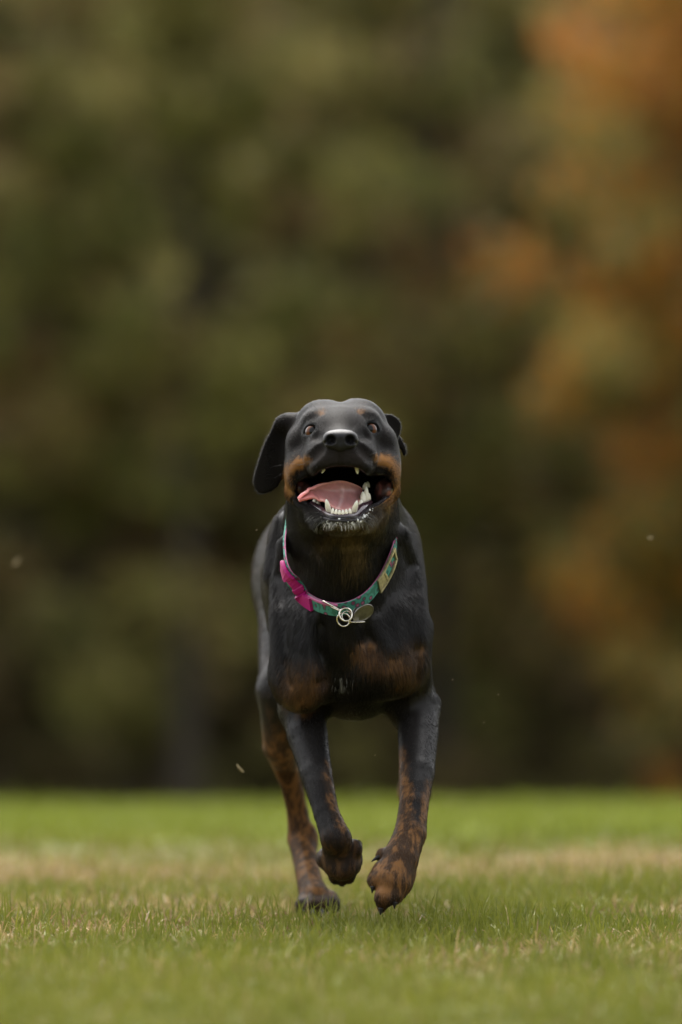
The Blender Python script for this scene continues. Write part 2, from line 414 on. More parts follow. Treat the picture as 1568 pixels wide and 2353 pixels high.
for i, x in enumerate((-8.4, -6.1, -4.4, -2.9, -1.6, -0.2, 1.2, 2.4, 4.4, 6.4, 8.6)):
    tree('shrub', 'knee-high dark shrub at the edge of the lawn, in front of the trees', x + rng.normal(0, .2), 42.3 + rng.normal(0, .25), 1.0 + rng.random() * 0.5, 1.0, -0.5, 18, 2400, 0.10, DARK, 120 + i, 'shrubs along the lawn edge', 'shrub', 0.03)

# ------------------------------------------------------------------ implicit-surface sculpting
class Field:
    def __init__(s, xs, ys, zs):
        s.xs, s.ys, s.zs = [np.asarray(a, dtype=np.float32) for a in (xs, ys, zs)]
        s.F = np.full((len(xs), len(ys), len(zs)), 0.3, dtype=np.float32)
    def block(s, lo, hi):
        sl = []
        for a, l, h in zip((s.xs, s.ys, s.zs), lo, hi):
            sl.append(slice(int(np.searchsorted(a, l)), int(np.searchsorted(a, h))))
        X = s.xs[sl[0]][:, None, None]; Y = s.ys[sl[1]][None, :, None]; Z = s.zs[sl[2]][None, None, :]
        return tuple(sl), X, Y, Z
    def put(s, fn, lo, hi, k, sub=False):
        m = max(k, 0.004) * 1.05 + 0.008
        sl, X, Y, Z = s.block(np.asarray(lo) - m, np.asarray(hi) + m)
        if min(q.stop - q.start for q in sl) <= 0: return
        d = fn(X, Y, Z); a = s.F[sl]
        if sub:
            d = -d; h = np.maximum(k - np.abs(a - d), 0) / k
            s.F[sl] = np.maximum(a, d) + h * h * k * 0.25
        else:
            h = np.maximum(k - np.abs(a - d), 0) / k
            s.F[sl] = np.minimum(a, d) - h * h * k * 0.25
    def ell(s, c, r, k=0.02, rot=None, sub=False):
        c = np.asarray(c, dtype=np.float32); r = np.asarray(r, dtype=np.float32)
        Rm = np.array((Euler([R(q) for q in rot]).to_matrix() if rot else Matrix.Identity(3)), dtype=np.float32)
        ext = np.sqrt((Rm ** 2 @ (r ** 2)))
        def fn(X, Y, Z):
            x, y, z = X - c[0], Y - c[1], Z - c[2]
            q = [(Rm[0, i] * x + Rm[1, i] * y + Rm[2, i] * z) for i in range(3)]
            k0 = np.sqrt(sum((q[i] / r[i]) ** 2 for i in range(3))); k1 = np.sqrt(sum((q[i] / r[i] ** 2) ** 2 for i in range(3)))
            return k0 * (k0 - 1) / np.maximum(k1, 1e-6)
        s.put(fn, c - ext, c + ext, k, sub)
    def cone(s, a, b, ra, rb, k=0.02, sub=False, flat=None):
        a = np.asarray(a, dtype=np.float32); b = np.asarray(b, dtype=np.float32); ba = b - a; L2 = float(ba @ ba) + 1e-12
        def fn(X, Y, Z):
            x, y, z = X - a[0], Y - a[1], Z - a[2]
            t = np.clip((x * ba[0] + y * ba[1] + z * ba[2]) / L2, 0, 1)
            dx, dy, dz = x - t * ba[0], y - t * ba[1], z - t * ba[2]
            if flat is not None: dx, dy, dz = dx / flat[0], dy / flat[1], dz / flat[2]
            return np.sqrt(dx * dx + dy * dy + dz * dz) - (ra + (rb - ra) * t)
        rm = max(ra, rb) * (max(flat) if flat is not None else 1)
        s.put(fn, np.minimum(a, b) - rm, np.maximum(a, b) + rm, k, sub)
    def chain(s, pts, k=0.015, flat=None):
        A = [(np.asarray(p, dtype=np.float32), np.asarray(q, dtype=np.float32), r, t) for (p, r), (q, t) in zip(pts[:-1], pts[1:])]
        def fn(X, Y, Z):
            d = None
            for a, b, ra, rb in A:
                ba = b - a; L2 = float(ba @ ba) + 1e-12
                x, y, z = X - a[0], Y - a[1], Z - a[2]
                t = np.clip((x * ba[0] + y * ba[1] + z * ba[2]) / L2, 0, 1)
                e = np.sqrt((x - t * ba[0]) ** 2 + (y - t * ba[1]) ** 2 + (z - t * ba[2]) ** 2) - (ra + (rb - ra) * t)
                if d is None: d = e
                else:
                    h = np.maximum(.003 - np.abs(d - e), 0) / .003; d = np.minimum(d, e) - h * h * .003 * .25
            return d
        P = np.array([p for p, r in pts]); rm = max(r for p, r in pts)
        s.put(fn, P.min(0) - rm, P.max(0) + rm, k)
    def slab(s, poly, ysurf, t, k, rnd=0.003, sub=False, ylo=None, yhi=None):
        """shape with a front-view outline poly [(x,z)], thickness 2t about the surface y = ysurf(x,z)"""
        P = np.asarray(poly, dtype=np.float32)
        def fn(X, Y, Z):
            x = X[:, 0, :]; z = Z[:, 0, :]
            d2 = poly_sdf(P, x + 0 * z, z + 0 * x)
            ys_ = ysurf(x, z)
            dy = np.abs(Y - ys_[:, None, :]) - t
            d2 = d2[:, None, :] + rnd; dy = dy + rnd
            return np.sqrt(np.maximum(d2, 0) ** 2 + np.maximum(dy, 0) ** 2) + np.minimum(np.maximum(d2, dy), 0) - rnd
        s.put(fn, (P[:, 0].min(), ylo, P[:, 1].min()), (P[:, 0].max(), yhi, P[:, 1].max()), k, sub)
    def sample(s, p):
        p = np.asarray(p, dtype=np.float64); idx = []; fr = []
        for i, a in enumerate((s.xs, s.ys, s.zs)):
            j = np.clip(np.searchsorted(a, p[..., i]) - 1, 0, len(a) - 2); idx.append(j)
            fr.append(np.clip((p[..., i] - a[j]) / (a[j + 1] - a[j]), 0, 1))
        r = 0
        for dx in (0, 1):
            for dy in (0, 1):
                for dz in (0, 1):
                    wgt = (fr[0] if dx else 1 - fr[0]) * (fr[1] if dy else 1 - fr[1]) * (fr[2] if dz else 1 - fr[2])
                    r = r + wgt * s.F[idx[0] + dx, idx[1] + dy, idx[2] + dz]
        return r
    def grad(s, p, e=0.004):
        p = np.asarray(p, dtype=float); g = []
        for i in range(3):
            d = np.zeros(3); d[i] = e; g.append(s.sample(p + d) - s.sample(p - d))
        return nrm(np.stack(g, -1))
    def front(s, x, z, y0=-0.16, y1=0.4):
        """depth of the first surface met when going away from the camera at x,z (given at y~0)"""
        yy = np.arange(y0, y1, 0.0015)
        f = s.sample(np.stack([np.full_like(yy, x), yy, np.full_like(yy, z)], -1))
        i = np.nonzero(f < 0)[0]
        return float(yy[i[0]]) if len(i) else y1
    def mesh(s, smooth=2):
        F = s.F; ins = F < 0
        c = np.zeros(tuple(n - 1 for n in F.shape), dtype=np.int8)
        for dx in (0, 1):
            for dy in (0, 1):
                for dz in (0, 1):
                    c += ins[dx:F.shape[0] - 1 + dx, dy:F.shape[1] - 1 + dy, dz:F.shape[2] - 1 + dz]
        act = (c > 0) & (c < 8); I, J, K = np.nonzero(act)
        n = len(I); ids = np.full(c.shape, -1, dtype=np.int32); ids[I, J, K] = np.arange(n)
        co = [(dx, dy, dz) for dx in (0, 1) for dy in (0, 1) for dz in (0, 1)]
        val = {o: F[I + o[0], J + o[1], K + o[2]] for o in co}
        acc = np.zeros((n, 3)); cnt = np.zeros(n)
        ax = (s.xs, s.ys, s.zs); base = (I, J, K)
        for o in co:
            for d in range(3):
                if o[d]: continue
                q = list(o); q[d] = 1; q = tuple(q)
                a, b = val[o], val[q]; m = (a < 0) != (b < 0)
                t = np.where(m, a / np.where(m, a - b, 1), 0)
                pt = np.zeros((n, 3))
                for e in range(3):
                    p0 = ax[e][base[e] + o[e]]
                    pt[:, e] = p0 + (t * (ax[e][base[e] + 1] - ax[e][base[e]]) if e == d else 0)
                acc += pt * m[:, None]; cnt += m
        V = acc / cnt[:, None]
        quads = []
        for d in range(3):
            a = np.moveaxis(ins, d, 0); idm = np.moveaxis(ids, d, 0)
            ch = a[:-1, 1:-1, 1:-1] != a[1:, 1:-1, 1:-1]
            i, j, k = np.nonzero(ch); flip = a[i, j + 1, k + 1]
            q = np.stack([idm[i, j, k], idm[i, j + 1, k], idm[i, j + 1, k + 1], idm[i, j, k + 1]], -1)
            if d == 1: flip = ~flip
            q[~flip] = q[~flip][:, ::-1]
            quads.append(q)
        Q = np.concatenate(quads); Q = Q[(Q >= 0).all(1)]
        for it in range(smooth):
            acc = np.zeros_like(V); cn = np.zeros(n)
            for e in range(4):
                a, b = Q[:, e], Q[:, (e + 1) % 4]
                for d in range(3):
                    acc[:, d] += np.bincount(a, V[b, d], n) + np.bincount(b, V[a, d], n)
                cn += np.bincount(a, minlength=n) + np.bincount(b, minlength=n)
            V = V + 0.5 * (acc / np.maximum(cn, 1)[:, None] - V)
        return V, Q
def poly_sdf(P, x, z):
    d = np.full(np.broadcast(x, z).shape, 1e9, dtype=np.float32); ins = np.zeros(d.shape, dtype=bool)
    n = len(P)
    for i in range(n):
        a, b = P[i], P[(i + 1) % n]; e = b - a
        wx, wz = x - a[0], z - a[1]
        t = np.clip((wx * e[0] + wz * e[1]) / (e @ e + 1e-12), 0, 1)
        d = np.minimum(d, (wx - t * e[0]) ** 2 + (wz - t * e[1]) ** 2)
        cnd = (a[1] <= z) != (b[1] <= z)
        xx = a[0] + (z - a[1]) / (b[1] - a[1] if b[1] != a[1] else 1e-9) * e[0]
        ins ^= cnd & (x < xx)
    return np.where(ins, -1, 1) * np.sqrt(d)
def hp(ab, y): return [tuple(Hd(a, b, y)[[0, 2]]) for a, b in ab]

# ------------------------------------------------------------------ the dog's body: one continuous surface
def ramp_axis(lo, hi, f0, f1, fine, coarse):
    a = [lo]
    while a[-1] < hi:
        q = a[-1]; dist = max(f0 - q, q - f1, 0)
        a.append(q + min(coarse, fine + dist * 0.05))
    return np.array(a)
xs = np.arange(-0.175, 0.18, 0.0019)
ys = ramp_axis(-0.16, 1.14, -0.16, 0.10, 0.0019, 0.006)
zs = np.concatenate([ramp_axis(-0.02, 0.52, 0.5, 0.52, 0.0019, 0.0027)[:-1], np.arange(0.5205, 0.73, 0.0019)])
B = Field(xs, ys, zs)
E, K_, CH = B.ell, B.cone, B.chain
# trunk
E((0.000, 0.42, 0.450), (0.110, 0.27, 0.146), 0.04)
K_((-0.010, 0.5, 0.485), (-0.028, 0.74, 0.485), 0.098, 0.095, 0.04)
E((-0.028, 0.75, 0.475), (0.096, 0.13, 0.120), 0.04)
E((0.014, 0.27, 0.455), (0.100, 0.14, 0.135), 0.04)                        # fore chest / withers
E((0.014, 0.21, 0.400), (0.088, 0.10, 0.115), 0.03)
E((0.022, 0.23, 0.345), (0.062, 0.13, 0.062), 0.03)                         # brisket
# neck
K_(Hd(862, 780, 0.100), (0.008, 0.195, 0.46), 0.062, 0.082, 0.04, flat=(1.10, 1.0, 1.0))
K_(Hd(862, 560, 0.125), (0.004, 0.30, 0.50), 0.062, 0.095, 0.04)
K_(W(795, 1255, 0.07), W(795, 1440, 0.13), 0.030, 0.034, 0.05)              # throat
# shoulders, upper arms
K_((-0.047, 0.275, 0.530), (-0.048, 0.150, 0.400), 0.054, 0.044, 0.020)
K_((0.054, 0.275, 0.525), (0.078, 0.150, 0.405), 0.052, 0.044, 0.020)
K_((-0.048, 0.150, 0.400), (-0.054, 0.215, 0.300), 0.044, 0.034, 0.018)
K_((0.078, 0.150, 0.405), (0.096, 0.210, 0.295), 0.044, 0.033, 0.018)
E(W(693, 1545, 0.135), (0.046, 0.045, 0.058), 0.02)                         # breast muscles
E(W(893, 1520, 0.135), (0.056, 0.045, 0.052), 0.02)
E(W(785, 1450, 0.125), (0.022, 0.035, 0.035), 0.03)                         # point of the breast bone
K_(W(785, 1470, 0.068), W(787, 1590, 0.076), 0.008, 0.009, 0.024, sub=True)
def crease(uvs, r, k):
    P = []
    for u, v in uvs:
        y = .15
        for _ in range(3): p = W(u, v, y); y = B.front(p[0], p[2], -.02, .4)
        P.append(W(u, v, y - .001))
    for a_, b_ in zip(P[:-1], P[1:]): B.cone(a_, b_, r, r, k, sub=True)
crease([(655, 1420), (650, 1490), (660, 1570)], .0030, .016)
crease([(935, 1420), (962, 1480), (965, 1560)], .0030, .016)
crease([(735, 1440), (728, 1500), (745, 1560)], .0025, .018)
crease([(838, 1430), (845, 1470)], .0025, .018)  # groove between them
def fold(uvs, r, off, k):
    P = []
    for u, v in uvs:
        y = .2
        for _ in range(3): p = W(u, v, y); y = B.front(p[0], p[2], -.02, .45)
        P.append((W(u, v, y + off), r))
    B.chain(P, k)
fold([(648, 1200), (632, 1260), (624, 1320)], .011, .008, .014)
fold([(656, 1250), (641, 1330), (639, 1410), (648, 1500)], .011, .008, .012)
fold([(922, 1230), (948, 1300), (958, 1380), (955, 1460)], .012, .008, .014)
fold([(715, 1420), (705, 1480), (725, 1540)], .008, .003, .012)
fold([(860, 1430), (885, 1470), (900, 1490)], .008, .003, .012)
# near-left fore leg, folded at the wrist
CH([(W(697, 1640, .205), .031), (W(707, 1690, .18), .0285), (W(727, 1776, .135), .0225), (W(750, 1867, .095), .0180), (W(772, 1925, .070), .0215), (W(785, 1978, .115), .0240)], 0.018)
E(W(786, 1975, .105), (.0285, .038, .024), .012, rot=(35, 0, 0))
E(W(746, 1972, .115), (.0125, .018, .0135), .009)
E(W(819, 1948, .090), (.0095, .012, .0130), .008)
for q, (u, v) in enumerate(((768, 1994), (786, 2000), (804, 1994))): E(W(u, v, .135), (.011, .026, .012), .006, rot=(55, 0, 0))
# near-right fore leg, reaching down
CH([(W(962, 1635, .20), .030), (W(961, 1690, .17), .0283), (W(958, 1776, .115), .0250), (W(951, 1850, .075), .0205), (W(943, 1915, .050), .0225), (W(921, 1972, .030), .0250), (W(903, 2022, .015), .0265)], 0.016)
E(W(984, 1625, .225), (.014, .028, .022), .016)
for u, v, yy, r_ in ((866, 2022, .012, .0140), (884, 2060, .000, .0145), (906, 2055, .004, .0145), (926, 2032, .018, .0135)):
    K_(W(u + 12, v - 26, yy + .012), W(u, v, yy), r_ * 0.9, r_, .006)
K_(W(882, 2062, 0.0), W(878, 2084, 0.004), .012, .008, .006)
E(W(882, 1965, .045), (.0115, .012, .0120), .008)                           # dew claw bump
# standing hind leg (stepping forward under the body)
K_((-0.058, 0.70, 0.455), (-0.078, 0.50, 0.315), 0.066, 0.040, 0.025)
CH([((-0.080, .50, .315), .042), (W(642, 1715, .525), .0250), (W(661, 1776, .55), .0180), (W(674, 1822, .565), .0165), (W(684, 1867, .575), .0165), (W(693, 1925, .575), .0215), (W(703, 1980, .53), .0185), (W(714, 2035, .475), .0195), (W(727, 2068, .44), .0240)], 0.014)
E(W(690, 1915, .60), (.017, .022, .026), .012)
E(W(716, 1928, .57), (.010, .014, .020), .010)
for u, v, yy in ((700, 2082, .42), (719, 2085, .405), (742, 2086, .405), (763, 2082, .42)): K_(W(u * .9 + 73, v - 22, yy + .025), W(u, v, yy), .0115, .0148, .004)
# trailing hind leg (pushing off, behind the fore leg)
K_((0.035, 0.73, 0.455), (0.095, 0.70, 0.305), 0.076, 0.040, 0.03)
CH([((0.095, .70, .305), .040), ((0.102, .80, .270), .026), ((0.108, .90, .255), .0180), ((0.110, .955, .252), .020), ((0.111, .985, .210), .0165), ((0.111, .99, .180), .0175), ((0.111, .985, .165), .019)], 0.014)
for q in range(4): K_((0.097 + q * .0095, .985, .166), (0.096 + q * .0105, .972, .150), .0105, .011, .006)
# tail, streaming behind
CH([((-0.034, .85, .52), .026), ((-0.030, .92, .535), .020), ((-0.015, 1.0, .53), .015), ((0.0, 1.09, .51), .010)], 0.02)

# head
E(W(785, 1038, .078), (0.0675, 0.085, 0.057), 0.02)
E(Hd(700, 352, .050), (.037, .055, .036), .025); E(Hd(1020, 345, .050), (.037, .055, .036), .025)
K_(Hd(860, 100, .0), Hd(860, 118, .09), .003, .003, .012, sub=True)         # furrow of the forehead
E(Hd(475, 700, .055), (.0170, .060, .046), .018); E(Hd(1265, 700, .055), (.0185, .060, .046), .018)
E(Hd(860, 480, -.005), (.050, .060, .045), .025)                            # stop
K_(Hd(858, 510, -.01), Hd(858, 560, -.085), .040, .028, .02)               # muzzle
E(Hd(695, 650, -.052), (.025, .050, .023), .026); E(Hd(1025, 650, -.052), (.025, .050, .023), .026)
E(Hd(858, 640, -.090), (.036, .022, .020), .014)
E(Hd(735, 690, -.070), (.022, .030, .017), .016); E(Hd(985, 690, -.070), (.022, .030, .017), .016)
E(Hd(520, 760, .0), (.021, .045, .032), .016); E(Hd(1220, 760, .0), (.023, .045, .032), .016)
# brows, cheek bones
E(Hd(660, 300, .000), (.019, .020, .012), .014); E(Hd(1065, 290, .000), (.019, .020, .012), .014)
E(Hd(525, 470, .020), (.016, .028, .014), .022); E(Hd(1198, 460, .020), (.016, .028, .014), .022)
# lower jaw
E(Hd(872, 1165, -.070), (.032, .026, .0145), .012)
E(Hd(872, 1150, -.020), (.047, .070, .022), .020)
K_(Hd(715, 1120, -.065), Hd(478, 925, .020), .0125, .0160, .010); K_(Hd(1040, 1110, -.065), Hd(1268, 915, .020), .0130, .0165, .010)
E(Hd(865, 1100, .06), (.062, .055, .045), .025)
# mouth opening
MOUTH = [(640, 800), (690, 752), (780, 722), (860, 714), (950, 720), (1010, 735), (1075, 782), (1150, 790), (1235, 782), (1285, 835), (1290, 900), (1255, 955), (1180, 1010), (1095, 1050), (1045, 1100), (1000, 1122), (870, 1128), (760, 1118), (715, 1090), (640, 1045), (550, 985), (500, 950), (482, 900), (495, 845), (560, 810)]
MP = hp(MOUTH, -.03)
B.slab(MP, lambda x, z: -0.05 + 0 * x * z, 0.115, 0.005, 0.012, True, -0.18, 0.07)
# philtrum, under the nose
def hcrease(abs_, r, k, off=0.0):
    P = []
    for a, b in abs_:
        p = Hd(a, b, -.05); y = B.front(p[0], p[2], -.16, .1); p = Hd(a, b, y); y = B.front(p[0], p[2], -.16, .1); P.append(Hd(a, b, y + off))
    for a_, b_ in zip(P[:-1], P[1:]): B.cone(a_, b_, r, r, k, sub=True)
hcrease([(858, 560), (859, 620), (860, 690)], .0014, .005)
hcrease([(722, 500), (655, 560), (600, 610), (560, 660)], .0022, .016)
hcrease([(998, 500), (1070, 560), (1120, 605), (1165, 650)], .0022, .016)
hcrease([(560, 690), (500, 745), (455, 820)], .0016, .010); hcrease([(1165, 685), (1235, 730), (1290, 800)], .0016, .010)
hcrease([(640, 440), (700, 450)], .0015, .012); hcrease([(1020, 445), (1085, 430)], .0015, .012)
# nostril wings of the muzzle flow into the nose: a flat seat for it
E(Hd(858, 500, -.098), (.0215, .018, .017), .010)
# ears
EARL = [(470, 300), (400, 285), (330, 310), (262, 390), (208, 490), (160, 620), (118, 760), (105, 830), (118, 890), (155, 932), (205, 942), (270, 920), (335, 872), (362, 790), (372, 660), (400, 520), (470, 420)]
B.slab(hp(EARL, .075), lambda x, z: 0.080 - 0.10 * (x + 0.09) ** 1 * 0 + 12.0 * (x + 0.092) ** 2 + 0.10 * (0.64 - z), 0.0042, 0.012, 0.0035, False, 0.04, 0.13)
E(Hd(430, 330, .075), (.020, .018, .014), .014)
EARR = [(1225, 258), (1290, 250), (1345, 282), (1378, 325), (1380, 385), (1368, 430), (1345, 470), (1300, 440), (1240, 380)]
B.slab(hp(EARR, .085), lambda x, z: 0.082 + 0.25 * (x - 0.075), 0.0045, 0.010, 0.0035, False, 0.05, 0.13)
EARR2 = [(1335, 400), (1375, 450), (1412, 515), (1428, 580), (1415, 625), (1390, 618), (1375, 560), (1335, 500)]
B.slab(hp(EARR2, .095), lambda x, z: 0.096 + 0.2 * (x - 0.08), 0.0050, 0.010, 0.0035, False, 0.05, 0.14)
# eye sockets
EYES = []
for a, b, sg in ((592, 388, -1), (1135, 370, 1)):
    p = Hd(a, b, 0.0); yf = B.front(p[0], p[2]); p = Hd(a, b, yf); n = B.grad(p); n = nrm(n + np.array([0, -.8, 0.1]))
    c = p - n * .0118
    E(c, (.0141, .0141, .0136), .010)                                        # lids over the eyeball
    E(c + n * .0150 + np.array([0, 0, -.0020]), (.0122, .0098, .0054), .002, rot=(0, sg * 4, math.degrees(math.atan2(n[0], -n[1]))), sub=True)
    EYES.append((c, n, sg))
B.F += 0.0012
BV, BQ = B.mesh(2)

# ------------------------------------------------------------------ coat colours (markings: black with tan points, brindle on the legs; painted light on muzzle and back)
BLACK = np.array([0.0078, 0.0068, 0.0062]); TAN = np.array([0.165, 0.078, 0.026]); TANL = np.array([0.13, 0.085, 0.035]); GREY = np.array([0.42, 0.42, 0.40]); BRN = np.array([0.045, 0.026, 0.016])
def seg_dist(u, v, pl):
    d = np.full(u.shape, 1e9)
    for (a, b), (c, e) in zip(pl[:-1], pl[1:]):
        ex, ey = c - a, e - b; t = np.clip(((u - a) * ex + (v - b) * ey) / (ex * ex + ey * ey + 1e-9), 0, 1)
        d = np.minimum(d, np.hypot(u - a - t * ex, v - b - t * ey))
    return d
def coat(p):
    u, v = to_uv(p); y = p[:, 1]
    a, b = (u - 551.5) / 0.2696, (v - 882.4) / 0.2696
    n1 = vnoise(p * np.array([1, 1, .6]), 90, 1); n2 = vnoise(p * np.array([1.5, 1.2, .35]), 260, 2); n3 = vnoise(p, 30, 3)
    jit = (n1 - .5) * 0.7 + (n2 - .5) * .6 + (vnoise(p, 55, 9) - .5) * .6
    col = np.tile(BLACK, (len(p), 1)) * (0.75 + 0.5 * n3)[:, None]
    def mixin(m, c):
        nonlocal col
        m = np.clip(m, 0, 1)[:, None]; col = col * (1 - m) + np.asarray(c) * m
    # brindle brown wash on flanks and rump
    mixin(sstep(.3, .5, y) * sstep(.55, .75, n1 * .6 + n2 * .4) * .5, BRN)
    fr = (y < .12)
    ch = lambda pl, w: sstep(1.15, 0.45, seg_dist(a, b, pl) / w + jit * .8)
    mz = sstep(1.25, .55, np.hypot((a - 860) / 290., (b - 640) / 110.) + jit * .25) * (y < -.02)
    mixin(mz * .8, (.021, .0175, .0155))  # brown-grey muzzle tint, lightened to stand in for light from the front
    mixin(ch([(560, 655), (450, 705), (405, 760), (400, 850), (415, 925)], 52) * fr, TAN)
    mixin(ch([(1180, 640), (1290, 660), (1345, 730), (1355, 850), (1300, 950), (1250, 1010)], 52) * fr, TAN)
    mixin(ch([(680, 245), (700, 240)], 28) * fr * .4, TAN); mixin(ch([(1018, 235), (1042, 232)], 28) * fr * .4, TAN)
    th = lambda pl, w: sstep(1.2, 0.3, seg_dist(u, v, pl) / w + jit * 1.0)
    mixin(th([(800, 1215), (815, 1260), (810, 1300)], 34) * (y < .2) * .55, TANL)
    mixin(th([(850, 1205), (880, 1170)], 24) * (y < .2) * .5, TANL)
    mixin(th([(760, 1225), (740, 1255)], 24) * (y < .2) * .3, TANL)
    stk = .30 + .70 * sstep(.35, .65, .5 * n2 + .5 * vnoise(p * np.array([1, .6, .5]), 140, 14))
    mixin(th([(672, 1565), (692, 1600)], 44) * (y < .25) * .62 * stk, TAN)
    mixin(th([(715, 1545), (730, 1580)], 28) * (y < .25) * .35 * stk, TAN)
    mixin(th([(830, 1500), (870, 1518), (930, 1530), (948, 1500), (935, 1560)], 32) * (y < .25) * .62 * stk, TAN)
    mixin(sstep(1., .4, seg_dist(u, v, [(784, 1562), (786, 1590)]) / 4) * (y < .25) * .6, GREY)
    # fore legs
    br = sstep(.34, .58, vnoise(p * np.array([1, 1, .30]), 130, 24) * .55 + vnoise(p * np.array([1, 1, .30]), 340, 25) * .45)
    m = th([(915, 1740), (920, 1830), (925, 1900)], 26) * (y < .3)
    m = np.maximum(m, th([(985, 1800), (975, 1880)], 12) * (y < .3) * .8)
    m = np.maximum(m, sstep(1870, 1925, v + jit * 25) * (u > 835) * (y < .3) * (y < .25))
    mixin(m * (0.18 + 0.75 * (1 - br)), TAN)
    m = th([(752, 1760), (765, 1840), (790, 1900)], 13) * (y < .3) * .8
    m = np.maximum(m, sstep(1885, 1950, v + jit * 30) * (u < 835) * (y < .25) * .45)
    mixin(m * (0.12 + 0.6 * (1 - br)), TAN)
    # hind legs
    hd = (y > .36) * (p[:, 2] < .34)
    m = sstep(.285, .235, p[:, 2] + jit * .03) * hd * .9
    mixin(m * (0.20 + 0.65 * (1 - br)), TAN * .85)
    mixin(sstep(.035, .02, p[:, 2]) * (y > .36) * .8, BLACK)
    mixin(sstep(2045, 2075, v) * (y < .25) * (u > 835) * .6, BLACK)
    for c_, n_e, sg_ in EYES:                                # black lid rims
        mixin(sstep(.0175, .0135, np.linalg.norm((p - c_ - n_e * .012) * np.array([1, .5, 1.25]), axis=1)), (.003, .003, .003))
    # top-light sheen painted as brown-grey brindle streaks along the back and shoulders
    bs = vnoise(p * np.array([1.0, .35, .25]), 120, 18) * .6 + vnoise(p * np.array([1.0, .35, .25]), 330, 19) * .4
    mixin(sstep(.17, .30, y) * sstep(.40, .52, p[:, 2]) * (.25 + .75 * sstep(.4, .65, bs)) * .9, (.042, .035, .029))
    # frosted chin
    m = sstep(1.1, .5, seg_dist(a, b, [(700, 1165), (760, 1200), (870, 1205), (990, 1195), (1060, 1140)]) / 36 + jit * 1.3) * (y < -.03) * (.25 + .75 * sstep(.4, .65, n1))
    mixin(m * .6, GREY)
    return col
u_, v_ = to_uv(BV)
cav = poly_sdf(np.array(MP, dtype=np.float32), BV[:, 0] * (1 - (BV[:, 1] + .03) / 7.7), BV[:, 2] - (BV[:, 2] - CAM_Z) * (BV[:, 1] + .03) / 7.7)
inm = (cav < 0.0035) & (BV[:, 1] < 0.05) & (BV[:, 2] > .51) & (BV[:, 2] < .645)
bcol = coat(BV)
mn = vnoise(BV, 120, 6)[:, None]
pk = sstep(.025, .05, np.abs(BV[:, 0]))[:, None]
bcol = np.where(inm[:, None], np.array([0.040, 0.017, 0.014]) * (0.4 + 1.4 * mn) + np.array([.07, .02, .016]) * sstep(.62, .8, mn) + np.array([.085, .032, .026]) * pk * mn, bcol)
lip = (np.abs(cav - .002) < .003) & inm
bcol = np.where(lip[:, None], np.array([0.012, .010, .011]), bcol)
DOG = thing('dog', 'black and tan dog running towards us with open mouth and tongue out', 'dog', (0.0, 0.43, 0.0))
fm = inm[BQ].all(1)
# sleekness of the coat: the face is velvety, the body glossier (stored beside the colour)
sleek = 1 - .90 * sstep(.50, .57, BV[:, 2]) * (BV[:, 1] < .15)
sleek *= np.where((BV[:, 2] < .20), np.where(BV[:, 1] > .36, .15, .55), 1)
und = sstep(.37, .31, BV[:, 2]) * sstep(.26, .28, BV[:, 2]) * (np.abs(BV[:, 0] - .02) < .075)      # gloss cut under the brisket to keep it dark, without grass reflections
sleek *= 1 - .9 * und
_t = M['skin'].node_tree; _b = [n for n in _t.nodes if n.type == 'BSDF_PRINCIPLED'][0]
_a = _t.nodes.new('ShaderNodeAttribute'); _a.attribute_name = 'Sleek'; _m = _t.nodes.new('ShaderNodeMath'); _m.operation = 'MULTIPLY'; _m.inputs[1].default_value = .16
_t.links.new(_a.outputs['Fac'], _m.inputs[0]); _t.links.new(_m.outputs[0], _b.inputs['Specular IOR Level'])
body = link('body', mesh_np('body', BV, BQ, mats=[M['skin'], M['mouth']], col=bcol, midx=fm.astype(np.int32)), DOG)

body.data.attributes.new('Sleek', 'FLOAT', 'POINT').data.foreach_set('value', sleek.astype(np.float32)) if len(body.data.vertices) == len(sleek) else print('vertex count changed')
